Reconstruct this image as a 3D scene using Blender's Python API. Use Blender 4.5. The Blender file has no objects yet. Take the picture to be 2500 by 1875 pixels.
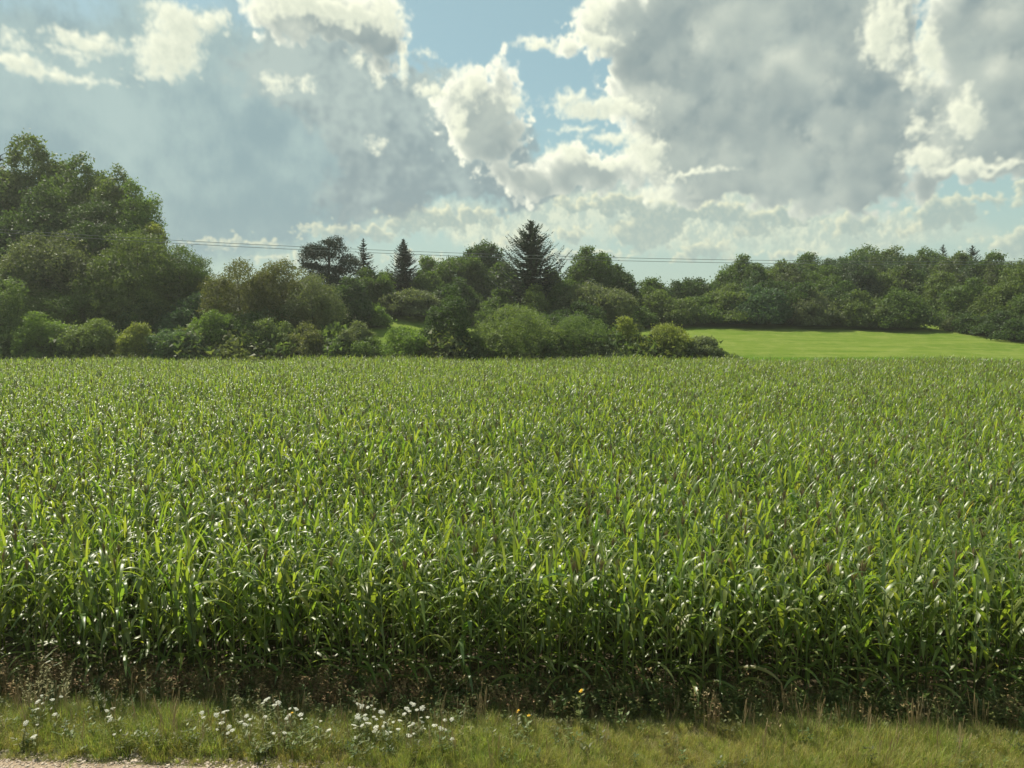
import bpy, math, random
import numpy as np

# ------------------------------------------------------------------ camera, sky, sun, exposure
SC = bpy.context.scene
COL = SC.collection
R = math.radians
F = 1785.0                 # focal length in photograph pixels (2500 wide)
HOR = 800.0                # photograph row of the true horizon
EYE = 5.6                  # camera height over the field (train on a bank)
PITCH = math.atan((937.5 - HOR) / F)

cam_d = bpy.data.cameras.new("camera")
cam = bpy.data.objects.new("camera", cam_d)
COL.objects.link(cam)
cam.location = (0, 0, EYE)
cam.rotation_euler = (math.pi / 2 - PITCH, 0, 0)
cam_d.sensor_width = 36.0
cam_d.lens = 36.0 * F / 2500.0
cam_d.clip_end = 3000
SC.camera = cam
SC.render.resolution_x, SC.render.resolution_y = 1024, 768

SUN_AZ = R(-44)            # to the left of the view direction
SUN_EL = R(53)
world = bpy.data.worlds.new("World")
SC.world = world
world.use_nodes = True
SC.view_settings.view_transform = 'Standard'
SC.view_settings.look = 'None'
SC.view_settings.gamma = 1.0
SC.view_settings.exposure = 0.60
SC.view_settings.use_curve_mapping = False
SC.cycles.max_bounces = 6
SC.cycles.diffuse_bounces = 3
SC.cycles.glossy_bounces = 2
SC.cycles.transmission_bounces = 4
SC.cycles.transparent_max_bounces = 4
SC.cycles.sample_clamp_indirect = 4.0
SC.cycles.use_denoising = True
SC.cycles.denoising_input_passes = 'RGB_ALBEDO_NORMAL'
SC.cycles.denoising_prefilter = 'ACCURATE'

sun_d = bpy.data.lights.new("sun", 'SUN')
sun = bpy.data.objects.new("sun", sun_d)
COL.objects.link(sun)
sun_d.energy = 5.0
sun_d.angle = R(0.6)
sun_d.color = (1.0, 0.93, 0.76)
sx, sy, sz = (math.sin(SUN_AZ) * math.cos(SUN_EL), math.cos(SUN_AZ) * math.cos(SUN_EL), math.sin(SUN_EL))
from mathutils import Vector, Matrix
sun.rotation_euler = Vector((sx, sy, sz)).to_track_quat('Z', 'Y').to_euler()


def pix_dir(px, py):
    """world direction of a photograph pixel (used to measure bearings and heights)"""
    x = (px - 1250.0) / F
    u = (937.5 - py) / F
    c, s = math.cos(PITCH), math.sin(PITCH)
    return Vector((x, c + u * s, -s + u * c))


def at_y(px, py, y):
    d = pix_dir(px, py)
    k = y / d.y
    return Vector((d.x * k, y, EYE + d.z * k))


# ---- a little algebra for shader nodes
class S:
    def __init__(self, tree, sock):
        self.t, self.s = tree, sock

    def _m(self, op, *a):
        return mth(self.t, op, self, *a)

    def __add__(self, o): return self._m('ADD', o)
    def __radd__(self, o): return self._m('ADD', o)
    def __sub__(self, o): return self._m('SUBTRACT', o)
    def __rsub__(self, o): return mth(self.t, 'SUBTRACT', o, self)
    def __mul__(self, o): return self._m('MULTIPLY', o)
    def __rmul__(self, o): return self._m('MULTIPLY', o)


def put(t, inp, v):
    if isinstance(v, S):
        t.links.new(v.s, inp)
    elif isinstance(v, bpy.types.NodeSocket):
        t.links.new(v, inp)
    else:
        inp.default_value = v


def mth(t, op, a, b=None, c=None, clamp=False):
    n = t.nodes.new('ShaderNodeMath')
    n.operation = op
    n.use_clamp = clamp
    put(t, n.inputs[0], a)
    if b is not None: put(t, n.inputs[1], b)
    if c is not None: put(t, n.inputs[2], c)
    return S(t, n.outputs[0])


def vmth(t, op, a, b=None, c=None, out=0):
    n = t.nodes.new('ShaderNodeVectorMath')
    n.operation = op
    put(t, n.inputs[0], a)
    if b is not None: put(t, n.inputs[1], b)
    if c is not None: put(t, n.inputs[2], c)
    return S(t, n.outputs['Value'] if out == 'v' else n.outputs[0])


def sstep(t, x, lo, hi, tolo=0.0, tohi=1.0):
    n = t.nodes.new('ShaderNodeMapRange')
    n.interpolation_type = 'SMOOTHSTEP'
    put(t, n.inputs['Value'], x)
    n.inputs['From Min'].default_value = lo
    n.inputs['From Max'].default_value = hi
    n.inputs['To Min'].default_value = tolo
    n.inputs['To Max'].default_value = tohi
    return S(t, n.outputs[0])


def noise(t, vec, scale, detail=4, rough=0.5, dist=0.0, col=False, lac=2.0):
    n = t.nodes.new('ShaderNodeTexNoise')
    put(t, n.inputs['Vector'], vec)
    n.inputs['Scale'].default_value = scale
    n.inputs['Detail'].default_value = detail
    n.inputs['Roughness'].default_value = rough
    n.inputs['Lacunarity'].default_value = lac
    n.inputs['Distortion'].default_value = dist
    return S(t, n.outputs['Color' if col else 0])


def mixc(t, f, a, b):
    n = t.nodes.new('ShaderNodeMix')
    n.data_type = 'RGBA'
    put(t, n.inputs[0], f)
    for i, v in ((6, a), (7, b)):
        if isinstance(v, tuple) and len(v) == 3: v = v + (1.0,)
        put(t, n.inputs[i], v)
    return S(t, n.outputs[2])
# ---- the sky: Nishita sky with broken backlit cumulus. The cloud cover is worked out once by
# noise on a bearing/elevation grid (so it wraps the whole sky) and laid over the Sky Texture.
def cloud_map():
    W, H = 4096, 1024
    rg = np.random.default_rng(11)
    dpx = 2 * math.pi / W
    az = (np.arange(W, dtype=np.float32) - W / 2) * dpx
    el = (np.arange(H, dtype=np.float32) + 0.5) * dpx
    U = 1.1302 / F                                   # one unit = one pixel of the 2212-wide view
    AZ, EL = np.meshgrid(az, el)
    kx = np.fft.rfftfreq(W).astype(np.float32)
    ky = np.fft.fftfreq(H).astype(np.float32)
    KK = np.sqrt(kx[None, :] ** 2 + (ky[:, None] * 1.0) ** 2) + 1e-9

    def spec(lo, hi, beta, ax=1.0):
        """noise of std 1 with wavelengths lo..hi (view pixels); ax>1 stretches it sideways"""
        k = KK if ax == 1.0 else np.sqrt((kx[None, :] * ax) ** 2 + ky[:, None] ** 2) + 1e-9
        wl = (1.0 / k) * dpx / U
        f = k ** (-beta / 2) / (1 + (lo / wl) ** 4) / (1 + (wl / hi) ** 4)
        w = np.fft.rfft2(rg.standard_normal((H, W), dtype=np.float32))
        n = np.fft.irfft2(w * f, s=(H, W)).astype(np.float32)
        return n / n.std()

    def ss(x, a, b):
        q = np.clip((x - a) / (b - a), 0, 1)
        return q * q * (3 - 2 * q)

    def ae(px, py):
        v = pix_dir(px * 1.1302, py * 1.1302)
        return math.atan2(v.x, v.y), math.atan2(v.z, math.hypot(v.x, v.y))

    def sdf(blobs, wx, wy, k):
        """smooth union of ellipses, in view pixels"""
        qa, qe = AZ + wx * U, EL + wy * U
        acc = np.full(AZ.shape, 400.0, np.float32)
        for (px, py, rx, ry) in blobs:
            a, e = ae(px, py)
            i0 = max(0, int((e - (ry + 500) * U) / dpx)); i1 = int((e + (ry + 500) * U) / dpx)
            j0 = int((a - (rx + 500) * U) / dpx + W / 2); j1 = int((a + (rx + 500) * U) / dpx + W / 2)
            j0, j1 = max(j0, 0), min(j1, W)
            sl = (slice(i0, i1), slice(j0, j1))
            m = math.sqrt(rx * ry)
            X_ = (qa[sl] - a) / (rx * U); Y_ = (qe[sl] - e) / (ry * U)
            s = (np.sqrt(X_ * X_ + Y_ * Y_) - 1) * m
            o = acc[sl]
            h = np.clip(0.5 + 0.5 * (o - s) / k, 0, 1)
            acc[sl] = o * (1 - h) + s * h - k * h * (1 - h)
        return acc

    def billow(parts):
        b = 0
        for wl, amp in parts:
            n = spec(wl * 0.7, wl * 1.3, 0.0)
            b = b + amp * (np.abs(n) - 0.8)
        return b

    def march(s, steps, step, k):
        """light that reaches each point through the cloud from the sun's side (up and left)"""
        od = np.zeros_like(s)
        for j in range(1, steps + 1):
            dx, dy = int(round(-0.66 * j * step)), int(round(0.75 * j * step))
            sh = np.roll(s, -dx, 1)
            sh = np.concatenate([sh[dy:], np.repeat(sh[-1:], dy, 0)], 0) if dy else sh
            od += np.clip(-sh, 0, 60)
        return np.exp(-k * od)

    rgb = np.zeros((H, W, 3), np.float32)
    cov = np.zeros((H, W), np.float32)

    def over(a, c):
        nonlocal rgb, cov
        rgb = rgb * (1 - a[..., None]) + c * a[..., None]
        cov = cov * (1 - a) + a

    def mix3(f, a, b):
        return np.array(a, np.float32) * (1 - f[..., None]) + np.array(b, np.float32) * f[..., None]

    # moist air: paler and creamier towards the horizon
    hz = 0.52 + 0.46 * (1 - ss(EL, 0.02, 0.34))
    over(hz, mix3(ss(EL, 0.0, 0.25), (0.48, 0.59, 0.52), (0.37, 0.56, 0.585)))
    w1x, w1y = spec(60, 400, 2.6), spec(60, 400, 2.6)
    w2x, w2y = spec(14, 90, 2.4), spec(14, 90, 2.4)
    fine = spec(3, 60, 2.2)
    wisp = spec(4, 200, 2.5, 0.6)
    big = spec(30, 600, 3.0)

    # 1 soft grey-blue sheet of far cloud on the left
    s = sdf([(120, 330, 420, 190), (420, 330, 330, 190), (600, 350, 260, 150), (-80, 200, 300, 150),
             (380, 150, 330, 110), (640, 210, 190, 130), (540, 440, 290, 66), (740, 430, 120, 50)],
            w1x * 22, w1y * 14, 60) + wisp * 7 + w2x * 3
    a = ss(-s, -48, 52)
    ton = ss(wisp * 0.16 + big * 0.7 + (EL - 0.25) * 7, -1.9, 1.9)
    over(a * 0.94, mix3(ton, (0.27, 0.375, 0.42), (0.42, 0.535, 0.545)))

    # thin bright veil cloud low in the middle
    s = sdf([(1500, 470, 300, 60), (1050, 490, 220, 36), (1250, 450, 160, 40), (1850, 500, 200, 30)], w1x * 14 + w2x * 6, w1y * 8 + w2y * 4, 40) + wisp * 8 + fine * 3
    over(ss(-s, -40, 40) * 0.74, mix3(ss(wisp + fine * .3, -1.5, 1.8), (0.50, 0.58, 0.53), (0.82, 0.83, 0.66)))

    # 2 far sunlit cumulus low over the horizon
    lowb = [(430, 527, 40, 7), (540, 524, 60, 9), (700, 490, 40, 10), (770, 505, 110, 15), (880, 470, 50, 30), (1000, 472, 100, 20),
            (1230, 505, 40, 14), (1390, 505, 66, 36), (1500, 458, 130, 20), (1430, 470, 70, 40), (1520, 542, 60, 20),
            (1660, 470, 90, 20), (1620, 500, 50, 14), (1850, 482, 54, 26), (2030, 458, 60, 30), (2200, 525, 40, 30),
            (2110, 520, 10, 9), (2215, 410, 22, 22), (1250, 550, 110, 12), (1700, 548, 60, 10), (900, 562, 60, 10),
            (1330, 440, 140, 16), (620, 560, 60, 8), (1120, 520, 70, 10), (1960, 500, 40, 8), (2120, 435, 40, 8)]
    bl = billow([(46, 3.2), (24, 2.2), (12, 1.4)])
    s = sdf(lowb, w2x * 9, w2y * 6, 10) - bl * 1.6 + fine * 3.0
    lit = march(s, 6, 1.6, 0.035)
    a = ss(-s, -6, 10)
    tone = np.clip(lit * 0.9 + fine * 0.08, 0, 1)
    over(a * (0.72 + 0.22 * ss(EL, 0.06, 0.2)), mix3(tone, (0.38, 0.47, 0.46), (0.86, 0.85, 0.64)))

    # 3a soft grey mass between the sheet and the heaps
    s = sdf([(680, 150, 170, 80), (770, 220, 110, 105), (870, 330, 140, 110), (800, 430, 120, 44), (960, 400, 130, 46), (700, 110, 120, 60), (990, 330, 160, 96), (900, 245, 120, 84), (960, 290, 130, 90), (1110, 392, 140, 42), (1260, 402, 130, 28)],
            w1x * 12 + w2x * 7, w1y * 9 + w2y * 6, 40) - billow([(120, 6.0), (56, 4.0), (26, 2.0)]) + wisp * 2
    a = ss(-s, -12, 26)
    ton = ss(big * 0.6 + w2y * 0.35 + (EL - 0.24) * 9, -1.7, 1.7)
    over(a * 0.95, mix3(ton, (0.27, 0.345, 0.38), (0.45, 0.535, 0.535)))

    # 3 big heaps of cumulus with grey bellies
    heap = [(700, 30, 160, 52), (805, 60, 66, 76),
            (1030, 222, 92, 76), (1040, 300, 84, 60), (1130, 385, 80, 26),
            (1290, 375, 132, 46), (1210, 390, 90, 30),
            (1500, 60, 180, 110), (1420, 120, 110, 100), (1640, 150, 260, 140), (1600, 290, 210, 130), (1760, 330, 210, 110),
            (1640, 402, 240, 38), (1850, 405, 130, 46), (1330, 30, 90, 46), (1730, 10, 180, 90), (1870, 250, 100, 90),
            (1440, 330, 60, 60), (1400, 215, 60, 60), (1290, 90, 70, 22), (1170, 98, 60, 12),
            (2160, 60, 130, 150), (2130, 230, 120, 90), (2190, 325, 150, 48), (2040, 310, 56, 46), (2060, 190, 60, 60),
            (1910, 60, 44, 80), (1930, 130, 36, 26)]
    far = 1 - (1 - ss(np.abs(AZ), 0.66, 0.80)) * (1 - ss(EL, 0.47, 0.60))
    blL = billow([(160, 8.0), (84, 7.5)])
    bl3 = blL + billow([(44, 5.0), (22, 2.2), (11, 0.8)])
    s = sdf(heap, w1x * 11 + w2x * 4, w1y * 9 + w2y * 4, 30)
    gen = (0.15 - big) * 75
    s = np.where(far > 0, s * (1 - far) + gen * far, s)
    s = s - bl3 * 1.1 + fine * 1.5
    crisp = ss(wisp, -1.2, 1.2)
    a = ss(-s, -4 - 9 * crisp, 7 + 15 * crisp)
    lit = march(s, 14, 2.4, 0.0062)
    lit_s = march(s, 5, 1.0, 0.012)
    thick = ss(-s, 4, 75)
    silver = np.exp(-np.clip(-s, 0, 300) / 24.0)
    relief = np.clip((np.roll(blL, 6, 1) - blL) * -0.006 + (blL - np.concatenate([blL[6:], blL[-6:]], 0)) * 0.006, -0.08, 0.08)
    ton = ss(big * 0.55 + spec(20, 320, 3.0) * 0.65, -1.8, 1.9)
    belly = mix3(ton, (0.245, 0.315, 0.345), (0.41, 0.475, 0.47))
    br = np.clip(0.60 * lit + 0.40 * lit_s * (1 - thick) + 0.72 * silver * (0.18 + lit) + relief * (0.5 + 0.5 * lit), 0, 1.0)
    br = br ** 1.1
    over(a, belly * (1 - br[..., None]) + np.array((1.0, 1.0, 0.87), np.float32) * br[..., None])

    # 3b billows standing in front of one another inside the heaps
    body = ss(-s, 12, 45)
    ys_, xs_ = np.nonzero((s < -18) & (EL < 0.9))
    for layer in range(3):
        sel = rg.integers(0, len(ys_), 900)
        inner = np.full(AZ.shape, 60.0, np.float32)
        for j in sel:
            r_ = rg.uniform(20, 62) * (1.0 - 0.2 * layer)
            cy, cx = ys_[j], xs_[j]
            q = int(r_ * 1.7 * U / dpx) + 2
            y0_, y1_, x0_, x1_ = max(0, cy - q), min(H, cy + q), max(0, cx - q), min(W, cx + q)
            Y_, X_ = np.mgrid[y0_:y1_, x0_:x1_]
            dd = np.sqrt(((X_ - cx) * 0.86) ** 2 + (Y_ - cy) ** 2) * dpx / U - r_
            o = inner[y0_:y1_, x0_:x1_]
            inner[y0_:y1_, x0_:x1_] = np.minimum(o, dd)
        si = inner - billow([(60, 4.5), (28, 3.0), (13, 1.3)]) + w2x * 2 + fine * 1.2
        ai = ss(-si, -14, 26) * body
        li = march(si, 8, 1.8, 0.0065)
        bi = np.clip(li * (0.25 + 0.60 * ss(-0.4 + w1x * .5 + lit * 1.2, -0.5, 0.9)), 0, 1)
        tone_i = mix3(ss(big * .6 + w1y * .4, -1.5, 1.5), (0.27, 0.34, 0.365), (0.42, 0.485, 0.475))
        over(ai * 0.50, tone_i * (1 - bi[..., None]) + np.array((0.92, 0.93, 0.80), np.float32) * bi[..., None])

    # 4 small bright puffs and rags in front of them
    puff = [(380, 55, 54, 40), (365, 120, 58, 40), (440, 45, 34, 20), (345, 160, 34, 12), (185, 85, 56, 16), (150, 110, 26, 8),
            (30, 140, 60, 16), (110, 165, 50, 11), (185, 182, 40, 6), (590, 166, 22, 12), (770, 138, 15, 8), (872, 135, 12, 32),
            (815, 165, 10, 12), (805, 308, 13, 13), (40, 100, 10, 14), (650, 170, 14, 7), (20, 80, 8, 8),
            (700, 20, 130, 24), (570, 26, 34, 12), (838, 34, 32, 34), (975, 155, 16, 8),
            (1015, 180, 28, 34), (940, 195, 40, 11), (985, 262, 18, 36), (1100, 215, 30, 14),
            (1300, 232, 105, 19), (1240, 212, 46, 14), (1240, 280, 28, 6), (1330, 300, 60, 10), (1385, 330, 40, 36), (1225, 335, 46, 16),
            (1300, 350, 60, 12), (1180, 96, 66, 10), (1280, 86, 44, 16), (1285, 20, 26, 30),
            (1905, 60, 30, 64), (1925, 125, 26, 20), (2000, 120, 22, 60), (2010, 335, 40, 20), (1990, 275, 22, 16), (2080, 240, 26, 40),
            (2100, 362, 90, 9), (1960, 175, 18, 14), (920, 124, 12, 4),
            (1490, 375, 70, 8), (1420, 420, 30, 30)]
    bl4 = billow([(56, 4.2), (28, 3.0), (13, 1.0)])
    s = sdf(puff, w1x * 5 + w2x * 4, w1y * 4 + w2y * 4, 10) - bl4 * 0.9 + fine * 2.6 + wisp * 2.5
    s = s + far * 300
    a = ss(-s, -13, 22) ** 0.9
    lit = march(s, 6, 1.5, 0.012)
    br = np.clip(0.48 + 0.62 * lit + fine * 0.05, 0, 1)
    over(a * 0.92, mix3(br, (0.50, 0.56, 0.50), (0.98, 0.985, 0.82)))
    return rgb, cov


def build_sky():
    t = world.node_tree
    t.nodes.clear()
    out = t.nodes.new('ShaderNodeOutputWorld')
    bg = t.nodes.new('ShaderNodeBackground')
    t.links.new(bg.outputs[0], out.inputs[0])
    K = 0.1
    bg.inputs[1].default_value = K
    sky = t.nodes.new('ShaderNodeTexSky')
    sky.sky_type = 'NISHITA'
    sky.sun_disc = False
    sky.sun_elevation = SUN_EL
    sky.sun_rotation = SUN_AZ
    sky.altitude = 300
    sky.dust_density = 1.2
    rgb, cov = cloud_map()
    H, W = cov.shape
    px = np.zeros((H, W, 4), np.float32)
    px[:, :, :3] = rgb * 0.70 * np.array((0.985, 1.0, 0.945), np.float32) / K                      # premultiplied cloud light
    px[:, :, 3] = cov
    img = bpy.data.images.new("cloud_cover", W, H, alpha=True, float_buffer=True)
    img.colorspace_settings.name = 'Non-Color'
    img.alpha_mode = 'CHANNEL_PACKED'
    img.pixels.foreach_set(px.ravel())
    img.pack()
    tc = t.nodes.new('ShaderNodeTexCoord')
    sep = t.nodes.new('ShaderNodeSeparateXYZ')
    t.links.new(tc.outputs['Generated'], sep.inputs[0])
    X, Y, Z = (S(t, sep.outputs[i]) for i in range(3))
    el = mth(t, 'ARCSINE', Z)
    cb = t.nodes.new('ShaderNodeCombineXYZ')
    put(t, cb.inputs[0], mth(t, 'ARCTAN2', X, Y) * (0.5 / math.pi) + 0.5)
    put(t, cb.inputs[1], el * (2 / math.pi))
    env = t.nodes.new('ShaderNodeTexImage')
    env.image = img
    env.interpolation = 'Cubic'
    env.extension = 'EXTEND'
    t.links.new(cb.outputs[0], env.inputs[0])
    clear = 1.0 - S(t, env.outputs['Alpha'])
    sc = vmth(t, 'SCALE', S(t, sky.outputs[0]))
    n = sc.s.node
    put(t, n.inputs['Scale'], clear)
    tint = vmth(t, 'MULTIPLY', sc, (0.73, 0.79, 0.69))
    full = vmth(t, 'ADD', tint, S(t, env.outputs['Color']))
    # under the horizon: dim ground colour
    put(t, bg.inputs[0], mixc(t, sstep(t, el, -0.01, -0.05), full, (0.07 / K, 0.09 / K, 0.035 / K)))


build_sky()
# ------------------------------------------------------------------ helpers: meshes, materials, tags
def mesh_obj(name, V, Fc, mat, parent=None, smooth=False, link=True):
    """V (n,3) array; Fc array of quads/tris (m,k) or list of faces"""
    me = bpy.data.meshes.new(name)
    V = np.asarray(V, np.float32)
    if isinstance(Fc, np.ndarray):
        k = Fc.shape[1]
        me.vertices.add(len(V)); me.vertices.foreach_set('co', V.ravel())
        me.loops.add(Fc.size); me.loops.foreach_set('vertex_index', Fc.astype(np.int32).ravel())
        me.polygons.add(len(Fc))
        me.polygons.foreach_set('loop_start', np.arange(0, Fc.size, k, dtype=np.int32))
        me.update(calc_edges=True)
    else:
        me.from_pydata([tuple(v) for v in V], [], Fc)
    if smooth:
        me.polygons.foreach_set('use_smooth', np.ones(len(me.polygons), bool))
    if mat: me.materials.append(mat)
    ob = bpy.data.objects.new(name, me)
    if link: COL.objects.link(ob)
    if parent: ob.parent = parent
    return ob


def empty(name, loc, rz=0.0):
    o = bpy.data.objects.new(name, None)
    COL.objects.link(o)
    o.location = loc
    o.rotation_euler = (0, 0, rz)
    o.empty_display_size = 0.2
    return o


def tag(o, label=None, cat=None, group=None, kind=None):
    if label: o['label'] = label
    if cat: o['category'] = cat
    if group: o['group'] = group
    if kind: o['kind'] = kind
    return o


class MB:
    """collects verts and faces (python lists) for small meshes"""
    def __init__(self): self.v, self.f = [], []

    def tube(self, pts, rad, n=5, cap=True):
        b0 = len(self.v)
        pts = [Vector(p) for p in pts]
        for i, p in enumerate(pts):
            d = (pts[min(i + 1, len(pts) - 1)] - pts[max(i - 1, 0)]).normalized()
            a = d.orthogonal().normalized() if abs(d.z) < 0.99 else Vector((1, 0, 0))
            if abs(d.z) >= 0.99: a = (a - d * a.dot(d)).normalized()
            b = d.cross(a)
            for k in range(n):
                t = 2 * math.pi * k / n
                self.v.append(p + (a * math.cos(t) + b * math.sin(t)) * rad[i])
        for i in range(len(pts) - 1):
            for k in range(n):
                self.f.append((b0 + i * n + k, b0 + i * n + (k + 1) % n, b0 + (i + 1) * n + (k + 1) % n, b0 + (i + 1) * n + k))
        if cap:
            self.f.append(tuple(b0 + k for k in range(n))[::-1])
            self.f.append(tuple(b0 + (len(pts) - 1) * n + k for k in range(n)))

    def strip(self, pts, sides, w, fold=0.0):
        """a leaf blade: centre line pts, side vectors, half widths; folded along the middle"""
        b0 = len(self.v)
        for p, s, h, u in zip(pts, sides, w, range(len(pts))):
            p, s = Vector(p), Vector(s)
            self.v += [p - s * h + Vector((0, 0, fold * h)), p, p + s * h + Vector((0, 0, fold * h))]
        for i in range(len(pts) - 1):
            a = b0 + 3 * i
            self.f += [(a, a + 1, a + 4, a + 3), (a + 1, a + 2, a + 5, a + 4)]

    def build(self, name, mat, parent=None, smooth=False, link=True):
        return mesh_obj(name, np.array([tuple(v) for v in self.v], np.float32), self.f, mat, parent, smooth, link)


def new_mat(name):
    m = bpy.data.materials.new(name)
    m.use_nodes = True
    t = m.node_tree
    t.nodes.clear()
    o = t.nodes.new('ShaderNodeOutputMaterial')
    return m, t, o


def leaf_mat(name, c1, c2, trans, rough=0.45, tw=0.45, spec=0.5, obj_col=False, island=True, var=0.35, hue_obj=0.0, dry=None):
    """thin leaf: reflecting, glossy and letting light through; tone varies leaf by leaf"""
    m, t, o = new_mat(name)
    geo = t.nodes.new('ShaderNodeNewGeometry')
    oi = t.nodes.new('ShaderNodeObjectInfo')
    rnd = mth(t, 'FRACT', S(t, geo.outputs['Random Per Island']) * 5.3 + S(t, oi.outputs['Random']) * 9.7) if island else S(t, oi.outputs['Random'])
    col = mixc(t, rnd, c1, c2)
    if obj_col:
        mul = t.nodes.new('ShaderNodeMix'); mul.data_type = 'RGBA'; mul.blend_type = 'MULTIPLY'
        mul.inputs[0].default_value = 1.0
        put(t, mul.inputs[6], col); put(t, mul.inputs[7], oi.outputs['Color'])
        col = S(t, mul.outputs[2])
    if hue_obj:
        hs = t.nodes.new('ShaderNodeHueSaturation')
        put(t, hs.inputs['Hue'], sstep(t, S(t, oi.outputs['Random']), 0, 1, 0.5 - hue_obj, 0.5 + hue_obj))
        put(t, hs.inputs['Value'], sstep(t, mth(t, 'FRACT', S(t, oi.outputs['Random']) * 7.31), 0, 1, 1 - var, 1 + var))
        put(t, hs.inputs['Color'], col)
        col = S(t, hs.outputs[0])
    if dry:
        col = mixc(t, sstep(t, mth(t, 'FRACT', rnd * 13.7), dry[0], dry[0] + 0.02), col, dry[1])
    p = t.nodes.new('ShaderNodeBsdfPrincipled')
    put(t, p.inputs['Base Color'], col)
    p.inputs['Roughness'].default_value = rough
    p.inputs['Specular IOR Level'].default_value = spec
    tr = t.nodes.new('ShaderNodeBsdfTranslucent')
    v = vmth(t, 'MULTIPLY', col, trans)
    put(t, tr.inputs[0], v)
    mx = t.nodes.new('ShaderNodeMixShader')
    mx.inputs[0].default_value = tw
    t.links.new(p.outputs[0], mx.inputs[1]); t.links.new(tr.outputs[0], mx.inputs[2])
    t.links.new(mx.outputs[0], o.inputs[0])
    return m


def rough_mat(name, cols, scale, rough=0.9, bump=0.0, bscale=None, coord='Object', detail=6, stretch=(1, 1, 1), spec=0.3):
    """matte surface whose colour wanders between the given colours"""
    m, t, o = new_mat(name)
    tc = t.nodes.new('ShaderNodeTexCoord')
    mp = t.nodes.new('ShaderNodeMapping')
    mp.inputs['Scale'].default_value = stretch
    t.links.new(tc.outputs[coord], mp.inputs[0])
    vec = S(t, mp.outputs[0])
    n = noise(t, vec, scale, detail, 0.6)
    cr = t.nodes.new('ShaderNodeValToRGB')
    put(t, cr.inputs[0], n)
    e = cr.color_ramp.elements
    while len(e) < len(cols): e.new(0.5)
    for i, c in enumerate(cols):
        e[i].position = 0.3 + 0.4 * i / max(1, len(cols) - 1)
        e[i].color = (*c, 1)
    p = t.nodes.new('ShaderNodeBsdfPrincipled')
    put(t, p.inputs['Base Color'], S(t, cr.outputs[0]))
    p.inputs['Roughness'].default_value = rough
    p.inputs['Specular IOR Level'].default_value = spec
    if bump:
        b = t.nodes.new('ShaderNodeBump')
        b.inputs['Strength'].default_value = 1.0
        b.inputs['Distance'].default_value = bump
        put(t, b.inputs['Height'], noise(t, vec, bscale or scale * 4, 4, 0.6))
        t.links.new(b.outputs[0], p.inputs['Normal'])
    t.links.new(p.outputs[0], o.inputs[0])
    return m


# scatter protos over points with geometry nodes (for uncountable ground cover only)
def scatter(name, pts, rot, scl, idx, protos, label, cat):
    col = bpy.data.collections.new(name + "_kinds")
    for i, p in enumerate(protos):
        p.name = "%s_kind_%02d" % (name, i)
        col.objects.link(p)
    me = bpy.data.meshes.new(name)
    n = len(pts)
    me.vertices.add(n)
    me.vertices.foreach_set('co', np.asarray(pts, np.float32).ravel())
    me.attributes.new('rot', 'FLOAT_VECTOR', 'POINT').data.foreach_set('vector', np.asarray(rot, np.float32).ravel())
    me.attributes.new('scl', 'FLOAT_VECTOR', 'POINT').data.foreach_set('vector', np.asarray(scl, np.float32).ravel())
    me.attributes.new('idx', 'INT', 'POINT').data.foreach_set('value', np.asarray(idx, np.int32))
    ob = bpy.data.objects.new(name, me)
    COL.objects.link(ob)
    g = bpy.data.node_groups.new(name + "_scatter", 'GeometryNodeTree')
    g.interface.new_socket('Geometry', in_out='INPUT', socket_type='NodeSocketGeometry')
    g.interface.new_socket('Geometry', in_out='OUTPUT', socket_type='NodeSocketGeometry')
    gi, go = g.nodes.new('NodeGroupInput'), g.nodes.new('NodeGroupOutput')
    ci = g.nodes.new('GeometryNodeCollectionInfo')
    ci.inputs['Collection'].default_value = col
    ci.inputs['Separate Children'].default_value = True
    ci.inputs['Reset Children'].default_value = True
    ip = g.nodes.new('GeometryNodeInstanceOnPoints')
    ip.inputs['Pick Instance'].default_value = True

    def na(nm, ty):
        a = g.nodes.new('GeometryNodeInputNamedAttribute')
        a.data_type = ty
        a.inputs['Name'].default_value = nm
        return a.outputs['Attribute']
    g.links.new(gi.outputs[0], ip.inputs['Points'])
    g.links.new(ci.outputs[0], ip.inputs['Instance'])
    g.links.new(na('idx', 'INT'), ip.inputs['Instance Index'])
    e2r = g.nodes.new('FunctionNodeEulerToRotation')
    g.links.new(na('rot', 'FLOAT_VECTOR'), e2r.inputs[0])
    g.links.new(e2r.outputs[0], ip.inputs['Rotation'])
    g.links.new(na('scl', 'FLOAT_VECTOR'), ip.inputs['Scale'])
    g.links.new(ip.outputs[0], go.inputs[0])
    ob.modifiers.new('scatter', 'NODES').node_group = g
    return tag(ob, label, cat, kind='stuff')


# ------------------------------------------------------------------ terrain
SK = -0.052                       # the field edge and the path run slightly askew to the view
def edge(y0, x):                  # a line parallel to the track
    return y0 + SK * x


FAR = 84.0                        # far end of the corn


def sm(a, b, x):
    q = np.clip((x - a) / (b - a), 0, 1)
    return q * q * (3 - 2 * q)


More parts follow.
